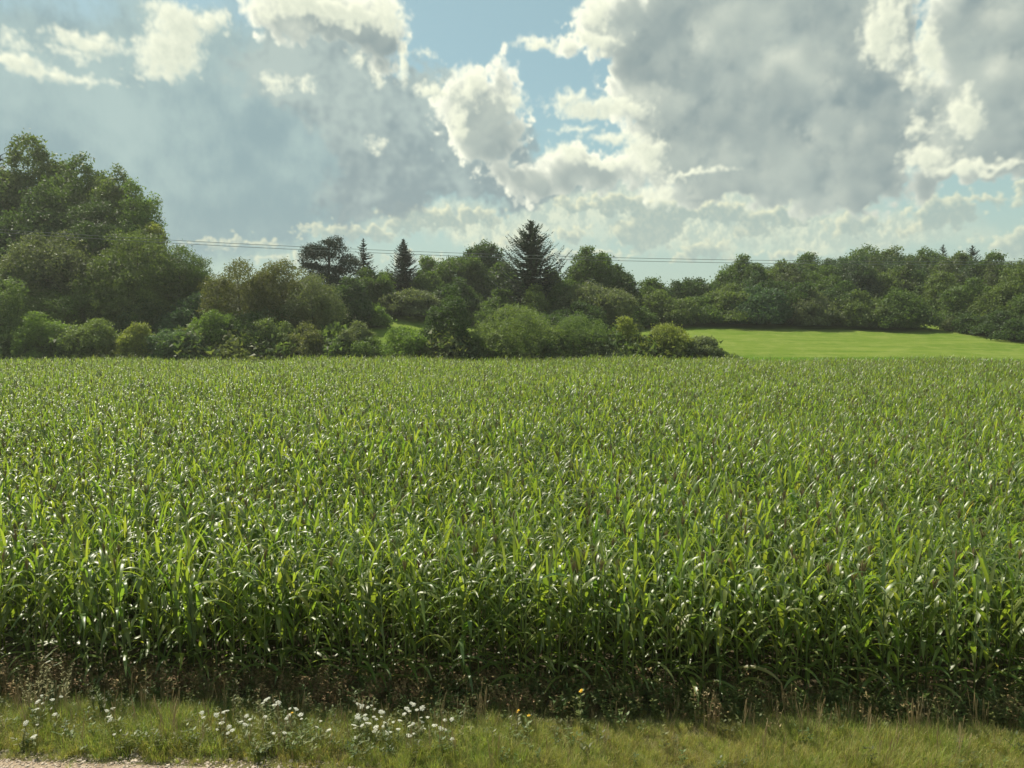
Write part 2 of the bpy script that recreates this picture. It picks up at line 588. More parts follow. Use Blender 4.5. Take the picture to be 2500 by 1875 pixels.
def gz(x, y):
    """height of the land"""
    x = np.asarray(x, float); y = np.asarray(y, float)
    s = np.maximum(0, y - (FAR + 2)); s = np.minimum(s, 52 + 0.15 * (s - 52))
    z = (0.128 + 0.050 * sm(12, -24, x)) * s * sm(0, 14, s)       # meadow
    wood = np.maximum(0, y - 128)
    z = z + 0.15 * np.minimum(wood, 42) * sm(0, 25, wood) * sm(-10, 40, x)               # wooded rise behind
    left = sm(-8, -55, x) * sm(0, 30, s)
    z = z + left * 0.15 * np.minimum(s, 40) + 0.02 * np.minimum(s, 60) * sm(25, -25, x)
    z = z - 0.2 * sm(30, 70, x) * sm(0, 40, s)
    z = z + 0.10 * np.sin(x * 0.13 + 1.0) * np.sin(y * 0.09) * sm(2, 30, s)
    z = z * (1 - sm(165, 270, y)) * (1 - 0.5 * sm(122, 150, y) * sm(-12, -30, x))
    # the bank of the railway in front
    z = z + 0.25 * sm(9.0, 3.0, y - SK * x) + 2.2 * sm(5.0, -3.0, y - SK * x)
    return z


def gz1(x, y): return float(gz(x, y))


def sheet(name, xs, y0, y1, ys, mat, lift=0.0, kind='structure'):
    """strip of ground between two lines parallel to the track; ys are fractions across"""
    V = []
    for t in ys:
        for x in xs:
            a = y0(x) if callable(y0) else y0
            b = y1(x) if callable(y1) else y1
            y = a + (b - a) * t
            V.append((x, y, gz1(x, y) + lift))
    nx = len(xs)
    Q = [(j * nx + i, j * nx + i + 1, (j + 1) * nx + i + 1, (j + 1) * nx + i) for j in range(len(ys) - 1) for i in range(nx - 1)]
    o = mesh_obj(name, V, np.array(Q), mat, smooth=True)
    return tag(o, kind=kind)


soil_m = rough_mat("soil", [(0.035, 0.026, 0.014), (0.055, 0.042, 0.022), (0.08, 0.06, 0.032)], 3.0, bump=0.03, bscale=14)
turf_m = rough_mat("verge_soil", [(0.05, 0.045, 0.018), (0.09, 0.085, 0.03), (0.13, 0.11, 0.05)], 2.5, bump=0.02, bscale=20)
grav_m = rough_mat("gravel", [(0.17, 0.125, 0.085), (0.30, 0.23, 0.165), (0.42, 0.34, 0.26)], 24.0, bump=0.02, bscale=55)
wood_m = rough_mat("forest_floor", [(0.025, 0.03, 0.012), (0.04, 0.05, 0.018), (0.06, 0.06, 0.025)], 0.6, bump=0.05)

# meadow turf: fresh mown grass, faint mowing bands
def meadow_mat():
    m, t, o = new_mat("meadow_turf")
    tc = t.nodes.new('ShaderNodeTexCoord')
    mp = t.nodes.new('ShaderNodeMapping'); mp.inputs['Scale'].default_value = (0.05, 0.55, 0.5)
    mp.inputs['Rotation'].default_value = (0, 0, R(2))
    t.links.new(tc.outputs['Object'], mp.inputs[0])
    n = noise(t, S(t, mp.outputs[0]), 1.0, 5, 0.6)
    n2 = noise(t, S(t, tc.outputs['Object']), 0.35, 8, 0.7)
    c = mixc(t, sstep(t, n, 0.3, 0.7), (0.085, 0.145, 0.020), (0.145, 0.195, 0.038))
    c = mixc(t, sstep(t, n2, 0.40, 0.70, 0, 0.75), c, (0.175, 0.215, 0.055))
    sp = t.nodes.new('ShaderNodeSeparateXYZ'); t.links.new(tc.outputs['Object'], sp.inputs[0])
    yy = S(t, sp.outputs[1]) + n * 2.0 + S(t, sp.outputs[0]) * 0.05          # strip of lusher grass left standing near the corn
    c = mixc(t, sstep(t, yy, 103.0, 101.5, 0, 0.8), c, (0.062, 0.135, 0.014))
    d = t.nodes.new('ShaderNodeBsdfDiffuse'); put(t, d.inputs[0], c)
    tr = t.nodes.new('ShaderNodeBsdfSheen'); put(t, tr.inputs[0], c); tr.inputs[1].default_value = 0.5
    b = t.nodes.new('ShaderNodeBump'); b.inputs['Distance'].default_value = 0.12
    put(t, b.inputs['Height'], noise(t, S(t, tc.outputs['Object']), 5.0, 5, 0.7))
    t.links.new(b.outputs[0], d.inputs['Normal'])
    t.links.new(d.outputs[0], o.inputs[0])
    return m


meadow_m = meadow_mat()
E0, E1 = 8.74, 10.42               # gravel | verge | corn
xs_n = np.arange(-40, 40.1, 1.0)
xs_w = np.concatenate([np.arange(-900, -140, 60), np.arange(-140, 141, 5.0), np.arange(200, 901, 60)])
sheet('gravel_path', xs_n, lambda x: -12.0, lambda x: edge(E0, x), np.linspace(0, 1, 30), grav_m)
sheet('verge', xs_n, lambda x: edge(E0, x), lambda x: edge(E1, x), np.linspace(0, 1, 6), turf_m)
sheet('field_soil', np.arange(-140, 141, 5.0), lambda x: edge(E1, x), lambda x: FAR + 2.0 + 0 * x, np.linspace(0, 1, 30), soil_m)
sheet('ground', np.concatenate([np.arange(-900, 901, 40)]), lambda x: -60.0, lambda x: 900.0, [0, 0.02, 0.05, 0.068, 0.08, 0.11, 0.14, 0.15, 0.5, 1.0], wood_m, lift=-0.6)
xs_m = np.concatenate([np.arange(-24, 141, 4.0), np.arange(200, 901, 60)])
xs_l = np.concatenate([np.arange(-900, -140, 60), np.arange(-140, -24, 4.0), [-24.0]])
sheet('meadow', xs_m, lambda x: FAR + 2.0, lambda x: 136.0, np.linspace(0, 1, 26), meadow_m)
sheet('wooded_bank', xs_l, lambda x: FAR + 2.0, lambda x: 136.0, np.linspace(0, 1, 26), wood_m)
sheet('hillside', xs_w, lambda x: 136.0, lambda x: 900.0, np.concatenate([np.linspace(0, 0.25, 30), np.linspace(0.3, 1, 8)]), wood_m)
# ------------------------------------------------------------------ corn
corn_m = leaf_mat("corn_leaf", (0.080, 0.132, 0.030), (0.158, 0.198, 0.050), (2.15, 2.2, 0.72), rough=0.39, tw=0.48, spec=0.68, var=0.22, hue_obj=0.015, dry=(0.985, (0.24, 0.20, 0.08)))
stalk_m = leaf_mat("corn_stalk", (0.075, 0.12, 0.028), (0.11, 0.15, 0.045), (1, 1, 1), rough=0.5, tw=0.12, spec=0.4, hue_obj=0.01)
tassel_m = leaf_mat("corn_tassel", (0.20, 0.16, 0.07), (0.28, 0.21, 0.11), (1, 1, 1), rough=0.7, tw=0.3)
rng = random.Random(5)


def corn_leaf(mb, base, azm, L, W, phi0, phi1, bend=None, twist=0.0, seg=7):
    """one arching blade: rises at phi0 from the stalk, ends at phi1; bend = where it is kinked"""
    p = Vector(base)
    h = Vector((math.cos(azm), math.sin(azm), 0))
    side0 = Vector((-math.sin(azm), math.cos(azm), 0))
    pts, sides, ws = [], [], []
    for i in range(seg + 1):
        s = i / seg
        if bend is None:
            ph = phi0 + (phi1 - phi0) * s ** 1.5
        else:
            ph = phi0 + (phi1 - phi0) * sm(bend - 0.14, bend + 0.14, s) * 1.0
        d = h * math.cos(ph) + Vector((0, 0, math.sin(ph)))
        tw = twist * s
        n = d.cross(side0)
        sides.append(side0 * math.cos(tw) + n * math.sin(tw))
        pts.append(p.copy())
        w = W * min(1.0, 0.45 + 3.2 * s) * max(0.03, (1 - s ** 2.4)) ** 0.8
        ws.append(w * 0.5)
        p = p + d * (L / seg)
    mb.strip(pts, sides, ws, fold=0.28)


def leaf_form(kind, r):
    if kind == 'top':
        return dict(L=r.uniform(0.40, 0.62), W=r.uniform(0.036, 0.055), phi0=R(r.uniform(60, 80)), phi1=R(r.uniform(-70, 50)), twist=r.uniform(-.5, .5))
    if kind == 'arch':
        return dict(L=r.uniform(0.62, 0.85), W=r.uniform(0.060, 0.086), phi0=R(r.uniform(52, 72)), phi1=R(r.uniform(-75, -30)), twist=r.uniform(-.5, .5))
    if kind == 'kink':
        return dict(L=r.uniform(0.55, 0.80), W=r.uniform(0.062, 0.088), phi0=R(r.uniform(50, 74)), phi1=R(r.uniform(-88, -50)), bend=r.uniform(0.40, 0.62), twist=r.uniform(-.3, .3))
    return dict(L=r.uniform(0.45, 0.70), W=r.uniform(0.05, 0.075), phi0=R(r.uniform(10, 40)), phi1=R(r.uniform(-88, -60)), twist=r.uniform(-.8, .8))


def plant_plan(r):
    """where each leaf of a plant sits: (height, bearing, form)"""
    H = r.uniform(1.72, 2.02)
    az0 = r.uniform(0, 2 * math.pi)
    out = []
    z = r.uniform(0.14, 0.28)
    i = 0
    while z < H - 0.08:
        f = z / H
        k = 'low' if f < 0.3 else ('top' if f > 0.86 else r.choice(['arch', 'arch', 'arch', 'kink', 'kink', 'kink', 'top']))
        out.append((z, az0 + i * math.pi + r.uniform(-0.35, 0.35), k))
        z += r.uniform(0.120, 0.170)
        i += 1
    out.append((H - 0.06, az0 + i * math.pi + 0.6, 'top'))
    return H, out


def stalk_mb(mb, H, r):
    lx, ly = r.uniform(-.05, .05), r.uniform(-.05, .05)
    mb.tube([(0, 0, -0.05), (lx * .3, ly * .3, H * .5), (lx, ly, H)], [0.014, 0.012, 0.005], 5)


def tassel_mb(mb, H, r):
    for k in range(7):
        a = r.uniform(0, 6.28); t = r.uniform(0.1, 0.5) if k else 0.02
        L = r.uniform(0.14, 0.24)
        d = Vector((math.cos(a) * math.sin(t), math.sin(a) * math.sin(t), math.cos(t)))
        mb.tube([Vector((0, 0, H - .02)), Vector((0, 0, H - .02)) + d * L * .6, Vector((0, 0, H - .02)) + d * L - Vector((0, 0, t * .05))], [0.005, 0.007, 0.003], 3, cap=False)


# -- leaf meshes shared by the front plants
LEAVES = {}
for k in ('top', 'arch', 'kink', 'low'):
    LEAVES[k] = []
    for j in range(7):
        mb = MB(); corn_leaf(mb, (0, 0, 0), 0.0, **leaf_form(k, rng), seg=8)
        ob = mb.build('leaf', corn_m, smooth=True, link=False)
        LEAVES[k].append(ob.data); bpy.data.objects.remove(ob)
STALKS = []
for j in range(5):
    mb = MB(); stalk_mb(mb, 1.9, rng)
    ob = mb.build('stalk', stalk_m, smooth=True, link=False)
    STALKS.append(ob.data); bpy.data.objects.remove(ob)
mb = MB(); tassel_mb(mb, 0.0, rng)
ob = mb.build('tassel', tassel_m, link=False); TASSEL = ob.data; bpy.data.objects.remove(ob)

ROW, STEP = 0.60, 0.145
front_row = {}
ZONES = [(-6.3, 'behind the feathery weeds at the far left'), (-5.2, 'behind the small left flower group'), (-3.9, 'above the brown shaded gap left of the loose flower patch'),
         (-3.3, 'behind the loose left patch of white flowers'), (-2.6, 'behind the tallest white flowers'), (-1.6, 'behind the densest white flower patch'),
         (-0.6, 'behind the right patch of white flowers'), (0.5, 'behind the two low yellow flowers'), (1.6, 'around the tall yellow-flowered herb'),
         (2.6, 'left of the tight bunch of dry stalks'), (3.7, 'right of the tight bunch of dry stalks'), (5.0, 'left of the crossing dry stalks at the right'),
         (6.6, 'behind the crossing dry stalks at the right'), (99, 'at the right edge of the picture')]
front = []                                     # the 300 plants that show largest
rest = []
y0 = E1 + 0.45
nrow = int((FAR - y0) / ROW) + 1
CORN_D = 0.0
for k in range(nrow):
    yr = y0 + k * ROW
    half = 0.735 * yr + 3.0 if k > 3 else 0.735 * yr + 1.2
    n = int(2 * half / STEP)
    for i in range(n):
        x = -half + i * STEP + rng.gauss(0, 0.035)
        y = edge(yr, x) + rng.gauss(0, 0.06)
        if rng.random() < (0.06 if k else 0.12): continue
        if y > FAR: continue
        if len(front) < 300 and k < 4 and abs(x) < 7.75 - 0.05 * k:
            front.append((x, y)); front_row[(x, y)] = k
        else:
            rest.append((x, y))
for (x, y) in front:
    r = rng
    H, plan = plant_plan(r)
    root = empty('corn_plant', (x, y, gz1(x, y)))
    root.rotation_euler = (r.gauss(0, .03), r.gauss(0, .03), 0)
    rown = ['front-row', 'second-row', 'third-row', 'fourth-row'][front_row[(x, y)]]
    zone = next(n for lim, n in ZONES if x < lim)
    tag(root, 'tall green %s corn plant %s' % (rown, zone), 'corn', '%s corn plants %s' % (rown, zone))
    st = bpy.data.objects.new('stalk', r.choice(STALKS)); COL.objects.link(st); st.parent = root
    st.scale = (1, 1, H / 1.9)
    for (z, a, kd) in plan:
        lf = bpy.data.objects.new('leaf', r.choice(LEAVES[kd])); COL.objects.link(lf); lf.parent = root
        lf.location = (0, 0, z)
        lf.rotation_euler = (r.gauss(0, .08), r.gauss(0, .08), a)
        s = r.uniform(0.85, 1.15); lf.scale = (s, s, s)
    if r.random() < 0.16:
        tl = bpy.data.objects.new('tassel', TASSEL); COL.objects.link(tl); tl.parent = root; tl.location = (0, 0, H - 0.02)

kinds = []
for j in range(14):
    mb = MB()
    H, plan = plant_plan(rng)
    for (z, a, kd) in plan:
        corn_leaf(mb, (0, 0, z), a, **leaf_form(kd, rng), seg=6)
    stalk_mb(mb, H, rng)
    if j in (3, 6, 9, 12): tassel_mb(mb, H, rng)
    ob = mb.build('corn_kind', corn_m, smooth=True, link=False)
    ob.data.materials.append(tassel_m)
    if j in (3, 6, 9, 12):                    # the tassel's faces come last
        nf = 7 * 2 * 3; mi = np.zeros(len(ob.data.polygons), np.int32); mi[-nf:] = 1
        ob.data.polygons.foreach_set('material_index', mi)
    kinds.append(ob)
rs = np.random.default_rng(3)
P = np.array(rest)
N = len(P)
swell = 1 + 0.06 * np.sin(P[:, 0] * 0.55 + 1.3 * np.sin(P[:, 1] * .4)) * np.sin(P[:, 1] * .47 + 1) + 0.05 * np.sin(P[:, 0] * 0.21 + 2 * np.sin(P[:, 1] * 0.07)) + 0.05 * np.sin(P[:, 1] * 0.33 + P[:, 0] * .05)
sc = (rs.normal(1.0, 0.055, N) * swell)[:, None] * np.ones(3)
scatter('corn_field', np.column_stack([P, gz(P[:, 0], P[:, 1])]),
        np.column_stack([rs.normal(0, .05, N), rs.normal(0, .05, N), rs.uniform(0, 6.283, N)]), sc,
        rs.integers(0, 14, N), kinds, 'dense field of green corn stretching back to the hedge', 'corn')
print('corn', len(front), N)
# ------------------------------------------------------------------ trees and shrubs
foliage_m = leaf_mat("foliage", (0.72, 0.76, 0.74), (1.34, 1.34, 1.18), (1.7, 1.8, 0.75), rough=0.60, tw=0.34, spec=0.22, obj_col=True)
needle_m = leaf_mat("needles", (0.75, 0.75, 0.75), (1.25, 1.25, 1.2), (1.1, 1.2, 0.8), rough=0.6, tw=0.15, spec=0.2, obj_col=True)
bark_m = rough_mat("bark", [(0.035, 0.028, 0.020), (0.07, 0.058, 0.044)], 6.0, bump=0.02, stretch=(1, 1, 0.2))


def leaf_tris(pos, nrm, size, rs, aspect=1.6):
    """pointed leaves (one triangle each) at pos, facing roughly nrm"""
    n = len(pos)
    nn = nrm * 0.5 + rs.normal(size=(n, 3)) * 0.55
    nn /= np.linalg.norm(nn, axis=1, keepdims=True) + 1e-9
    t = np.cross(nn, rs.normal(size=(n, 3)))
    t /= np.linalg.norm(t, axis=1, keepdims=True) + 1e-9
    b = np.cross(nn, t)
    L = (size * rs.uniform(0.6, 1.4, n))[:, None]
    w = L / aspect
    V = np.stack([pos + t * L * 0.6, pos - t * L * 0.4 + b * w * 0.5, pos - t * L * 0.4 - b * w * 0.5], 1).reshape(-1, 3)
    return V, np.arange(3 * n).reshape(n, 3)


def make_lobes(rs, rx, rz, zc, n, dome):
    """the foliage masses of a crown: several leaders of unequal height, each with boughs around it"""
    bot, H = max(0.0, zc - rz), zc + rz
    lob = []
    nl = int(rs.integers(3, 6)) if rx < 3.5 else int(rs.integers(4, 8))
    ax = []
    for i in range(nl):
        a = i * 2.4 + rs.uniform(-.5, .5); q = (0.0 if i == 0 else rs.uniform(.30, .66))
        ax.append((math.cos(a) * rx * q, math.sin(a) * rx * q, 1.0 if i == 0 else rs.uniform(.62, .97) * (1 - .22 * q), rs.uniform(.30, .46) * (1 if i else 1.1)))
    ax[0] = (rs.uniform(-.25, .25) * rx, 0.0, 1.0, .38)
    per = max(4, n // nl, int(1.9 * (H - bot) / (0.38 * rx)))
    for (x, y, top, rr) in ax:
        for k in range(per):
            f = (k + rs.uniform(.2, .8)) / per
            z = bot + (H * top - bot) * (0.06 + 0.94 * f)
            wid = rr * rx * (1.08 - 0.45 * f ** 3) * rs.uniform(.7, 1.15)
            wid = min(wid, max(.3, H * top - z) * 1.0 + .17 * rx)
            off = rs.normal(0, .22, 2) * rx * (1.1 - .7 * f)
            lob.append((np.array([x + off[0], y + off[1], z - wid * .35]), np.array([wid, wid, wid * rs.uniform(.7, 1.05)])))
    lob.append((np.array([0, 0, bot + (H - bot) * .4]), np.array([.5 * rx, .5 * rx, .36 * (H - bot)])))
    if dome:       # skirts down to the grass
        for i in range(8):
            a = i * 0.79 + rs.uniform(-.3, .3)
            q = rs.uniform(.45, .78)
            lob.append((np.array([math.cos(a) * rx * q, math.sin(a) * rx * q, rs.uniform(.10, .30) * H]), np.array([.30 * rx, .30 * rx, rs.uniform(.14, .24) * H])))
    return lob


def round_lobes(rs, rx, rz, zc, n):
    """an even dome of small foliage masses, down to the grass"""
    lob = []
    for i in range(n):
        u = rs.normal(size=3); u /= np.linalg.norm(u)
        if u[2] < -0.2: u[2] *= -0.6
        k = rs.uniform(0.20, 0.36)
        rad = rs.uniform(0.5, 1.0) ** 0.5 * (1.0 - k * 0.7)
        lob.append((np.array([u[0] * rx * rad, u[1] * rx * rad, zc + u[2] * rz * rad]), np.array([k * rx, k * rx, k * rz * 1.1]) * rs.uniform(.85, 1.15, 3)))
    lob.append((np.array([0, 0, zc]), np.array([.6 * rx, .6 * rx, .62 * rz])))
    for i in range(9):
        a = i * 0.7 + rs.uniform(-.2, .2); q = rs.uniform(.5, .8)
        lob.append((np.array([math.cos(a) * rx * q, math.sin(a) * rx * q, zc - rz * rs.uniform(.3, .7)]), np.array([.32 * rx, .32 * rx, .34 * rz])))
    return lob


def crown_mesh(rs, lobes, size, dens, cap=30000, aspect=1.6, sprig=0.12):
    """leaves gathered in small sprays over the foliage masses, thinner and looser at the rim"""
    C = np.array([l[0] for l in lobes]); Rr = np.array([l[1] for l in lobes])
    area = 4 * math.pi * (Rr[:, 0] * Rr[:, 1] + 2 * Rr[:, 0] * Rr[:, 2]) / 3
    rc = size * 2.0                                     # radius of one spray
    m = int(area.sum() / (rc * rc * 1.5)) + 40
    pick = rs.choice(len(lobes), m, p=area / area.sum())
    u = rs.normal(size=(m, 3)); u /= np.linalg.norm(u, axis=1, keepdims=True)
    low = u[:, 2] < -0.35
    u[low, 2] *= rs.choice([-1, 1], low.sum())
    rad = rs.uniform(0.78, 1.06, m)
    sp = rs.random(m) < sprig
    rad[sp] = rs.uniform(1.05, 1.30, sp.sum())
    cen = C[pick] + u * Rr[pick] * rad[:, None]
    keep = cen[:, 2] > 0.1
    for i in range(len(lobes)):
        q = np.linalg.norm((cen - C[i]) / Rr[i], axis=1)
        keep &= ~((q < 0.66) & (pick != i))
    cen, u, sp = cen[keep], u[keep], sp[keep]
    per = dens * 1.9 * (rc * rc * 1.5) / (size * size / aspect * 0.5)
    per = max(5, min(int(per), int(cap / max(1, len(cen)))))
    if per < 12:                                        # too many sprays for the leaf budget: coarser leaves
        size = size * math.sqrt(12.0 / per)
    cnt = np.maximum(2, rs.poisson(per, len(cen)) // np.where(sp, 2, 1))
    pos = np.repeat(cen, cnt, 0); nu = np.repeat(u, cnt, 0)
    pos = pos + rs.normal(size=pos.shape) * rc * np.array([.52, .52, .40])
    k = pos[:, 2] > 0.05
    return leaf_tris(pos[k], nu[k], size, rs, aspect)


def trunk_mb(rs, H, r0, zb, rx, n_limb):
    mb = MB()
    lean = rs.uniform(-.04, .04, 2) * H
    top = H * 0.86
    mid = lambda f: Vector((lean[0] * f * f, lean[1] * f * f, top * f - 0.3 * (1 - f)))
    fs = [0, 0.04, 0.3, 0.6, 1.0]
    mb.tube([mid(f) for f in fs], [r0 * 1.35, r0, r0 * .8, r0 * .5, r0 * .12], 7)
    for i in range(n_limb):
        f = rs.uniform(max(0.15, zb / H), 0.8)
        a = rs.uniform(0, 6.28)
        b = mid(f)
        L = rx * rs.uniform(0.5, 0.85) * (1.15 - f * 0.6)
        e = b + Vector((math.cos(a) * L, math.sin(a) * L, L * rs.uniform(0.25, 0.7)))
        m = (b + e) * 0.5 + Vector((0, 0, -0.06 * L))
        rr = r0 * 0.42 * (1.1 - f)
        mb.tube([b, m, e], [rr, rr * .7, rr * .25], 5)
    return mb


def plant_tree(name, label, cat, group, px, top, w, D, color, kind='tree', zb=0.12, size=None, dens=1.0, seed=0, lob_n=None, aspect=1.6, sprig=0.08, depth=1.0):
    rs = np.random.default_rng(seed * 7919 + 13)
    p = at_y(px, top, D)
    x, z0 = p.x, gz1(p.x, D)
    H = max(0.8, p.z - z0)
    rx = w / 2 / F * D * (1.2 if kind == 'shrub' else 1.1)
    root = empty(name, (x, D, z0))
    tag(root, label, cat, group)
    size = size or max(0.22, D * 0.0027)
    if kind == 'shrub':
        rz, zc = H * 0.56, H * 0.46
        lob = round_lobes(rs, rx, rz, zc, lob_n or 16) if seed % 2 == 0 or 'round' in label else make_lobes(rs, rx, rz, zc, lob_n or 14, True)
    else:
        b = zb * H
        if zb > 0.05:
            rz, zc = (H - b) / 2, (H + b) / 2
        else:
            rz, zc = H * 0.54, H * 0.48
        lob = round_lobes(rs, rx, rz, zc, (lob_n or 22) + 8) if 'dome' in label or 'willow' in label or 'round-headed' in label or (group == LEFTW and top < 470) else make_lobes(rs, rx, rz, zc, lob_n or 22, zb <= 0.05)
    V, Q = crown_mesh(rs, lob, size, dens, aspect=aspect, sprig=sprig)
    V[:, 2] = np.maximum(V[:, 2], 0.02)
    cr = mesh_obj('crown', V, Q, foliage_m, root)
    cr.color = (*color, 1)
    if kind == 'shrub':
        mb = MB()
        for i in range(5):
            a = i * 1.26 + rs.uniform(-.3, .3)
            e = Vector((math.cos(a) * rx * .5, math.sin(a) * rx * .5, H * .7))
            mb.tube([Vector((math.cos(a) * .12, math.sin(a) * .12, -.2)), e * .5 + Vector((0, 0, .1 * H)), e], [.07, .05, .015], 5)
        mb.build('stems', bark_m, root)
        root.children[-1].name = 'trunk'
    else:
        trunk_mb(rs, H, max(0.12, H * 0.018), zb * H, rx, 9).build('trunk', bark_m, root)
    return root


def plant_spruce(name, label, group, px, top, w, D, color, seed=1, base_py=None, open_=0.0, lift=0.3, step=0.42, nb=7):
    rs = np.random.default_rng(seed)
    p = at_y(px, top, D)
    x, z0 = p.x, gz1(p.x, D)
    H = p.z - z0
    Rm = w / 2 / F * D
    root = empty(name, (x, D, z0))
    tag(root, label, 'conifer', group)
    pos, vec, sid, hw = [], [], [], []
    mb = MB()
    mb.tube([(0, 0, -.3), (0, 0, H * .5), (0, 0, H)], [H * .017, H * .011, .02], 7)
    z = H * 0.08
    while z < H * 0.985:
        f = (H - z) / H
        L0 = Rm * min(1.0, f * 1.75) ** 0.92 + 0.12
        for k in range(nb):
            a = rs.uniform(0, 6.283)
            L = L0 * rs.uniform(0.60, 1.15)
            zz = z + rs.uniform(-.5, .5) * step
            h = np.array([math.cos(a), math.sin(a), 0.0])
            s = np.array([-math.sin(a), math.cos(a), 0.0])
            up0 = lift * (0.2 + 1.6 * (1 - f))
            m = max(4, int(L / 0.30))
            prev = None
            for i in range(m + 1):
                u = i / m
                q = h * L * u + np.array([0, 0, zz + L * (up0 * u - 0.42 * u * (1 - u) * 1.6 * (f + .2) + 0.20 * u * u)])
                if prev is not None:
                    d = q - prev
                    tw = (0.16 + 0.34 * (1 - u) ** 0.7) * min(1, L / 1.6)
                    for sg in (-1, 1):
                        v = d / np.linalg.norm(d) * 0.55 + s * sg * 0.75 + np.array([0, 0, -0.16 + rs.normal(0, .12)])
                        v /= np.linalg.norm(v)
                        ln = tw * rs.uniform(0.8, 1.5) + .08
                        pos.append(prev); vec.append(v * ln); hw.append(ln * 0.26 + 0.055)
                        sid.append(np.cross(v, [0, 0, 1]) + rs.normal(0, .35, 3))
                    pos.append(prev); vec.append(d * 1.25); hw.append(0.07)
                    sid.append(s + np.array([0, 0, rs.normal(0, .6)]))
                prev = q
            e = h * L * .6 + np.array([0, 0, zz + L * (up0 * .6 - .13)])
            if L > 1.0: mb.tube([(0, 0, zz), tuple(e)], [.03 + .012 * L, .012], 3, cap=False)
        z += step * (0.75 + 0.5 * rs.random()) * (0.55 + 0.45 * min(1, f * 2.2))
    for i in range(14):       # leading shoot
        v = np.array([rs.normal(0, .5), rs.normal(0, .5), 1.0]); v /= np.linalg.norm(v)
        pos.append(np.array([0, 0, H - 1.1 + i * .08])); vec.append(v * .32); hw.append(.06); sid.append(rs.normal(size=3))
    pos, vec, sid, hw = np.array(pos), np.array(vec), np.array(sid), np.array(hw)
    sid -= vec * (np.sum(sid * vec, 1) / np.sum(vec * vec, 1))[:, None]
    sid /= np.linalg.norm(sid, axis=1, keepdims=True) + 1e-9
    V = np.stack([pos, pos + vec * .45 + sid * hw[:, None], pos + vec, pos + vec * .45 - sid * hw[:, None]], 1).reshape(-1, 3)
    Q = np.arange(len(V)).reshape(-1, 4)
    cr = mesh_obj('crown', V, Q, needle_m, root)
    cr.color = (*color, 1)
    mb.build('trunk', bark_m, root)
    return root


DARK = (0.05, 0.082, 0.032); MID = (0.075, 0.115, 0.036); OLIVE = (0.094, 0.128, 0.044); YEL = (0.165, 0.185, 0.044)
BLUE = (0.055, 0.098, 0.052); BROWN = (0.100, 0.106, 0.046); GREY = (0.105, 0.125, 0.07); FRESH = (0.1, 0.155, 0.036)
HEDGE, LEFTW, MIDW, RIGHTW = 'shrubs of the hedge behind the corn', 'trees of the left wood', 'trees behind the meadow', 'trees of the right wood'
SHRUBS = [
    # px, top, width, distance, colour, label
    (5, 680, 150, 88, MID, 'tall dark shrub cut by the left edge of the picture'),
    (110, 757, 130, 87.5, FRESH, 'fresh green broad-leaved shrub second from the left in the hedge'),
    (222, 786, 134, 87, OLIVE, 'pale olive rounded shrub right of the fresh green one'),
    (338, 797, 86, 87, YEL, 'small yellow-topped shrub between olive and dark rounded shrubs'),
    (438, 790, 120, 87.5, BLUE, 'dark blue-green rounded shrub left of the tall light one'),
    (525, 762, 110, 88.5, FRESH, 'light green upright shrub in the left half of the hedge'),
    (598, 832, 112, 86.6, YEL, 'low yellowish shrub under the brown domed tree'),
    (672, 786, 105, 88, OLIVE, 'olive ragged shrub in front of the brown domed tree'),
    (757, 788, 125, 87.5, BROWN, 'brownish twiggy shrub with arching shoots'),
    (866, 785, 84, 88.5, GREY, 'narrow grey-green shrub at the left end of the meadow gap'),
    (900, 828, 150, 87, MID, 'low mid-green shrub in front of the meadow gap'),
    (1002, 803, 130, 87, FRESH, 'yellow-green shrub left of the dark upright small tree'),
    (1272, 748, 230, 88, OLIVE, 'large soft round willow bush in the middle of the hedge'),
    (1208, 820, 110, 86.4, OLIVE, 'low pale bush at the foot of the large round willow'),
    (1420, 773, 128, 88, MID, 'dark twiggy shrub right of the large round willow'),
    (1462, 832, 110, 86.6, GREY, 'low mixed shrub between dark twiggy and sunlit shrubs'),
    (1532, 776, 92, 88, YEL, 'sunlit yellow-green shrub tallest near the right end of the hedge'),
    (1622, 791, 124, 87.6, YEL, 'sunlit spreading shrub with dark gaps below'),
    (1712, 826, 92, 87, GREY, 'rounded grey-green shrub at the right end of the hedge'),
    (1775, 866, 60, 86.4, OLIVE, 'low weedy tuft just past the hedge end'),
]
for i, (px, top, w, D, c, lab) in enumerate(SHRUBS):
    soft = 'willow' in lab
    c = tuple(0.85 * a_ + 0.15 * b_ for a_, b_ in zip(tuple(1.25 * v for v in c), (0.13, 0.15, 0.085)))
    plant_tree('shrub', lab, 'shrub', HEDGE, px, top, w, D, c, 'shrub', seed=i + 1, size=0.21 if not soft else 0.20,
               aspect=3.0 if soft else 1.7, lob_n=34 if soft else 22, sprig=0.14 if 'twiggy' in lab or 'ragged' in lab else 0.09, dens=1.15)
plant_tree('small_tree', 'dark upright small tree standing in the hedge', 'tree', None, 1096, 706, 128, 88, DARK, 'tree', zb=0.02, seed=40, size=0.24, dens=0.85, sprig=0.16)

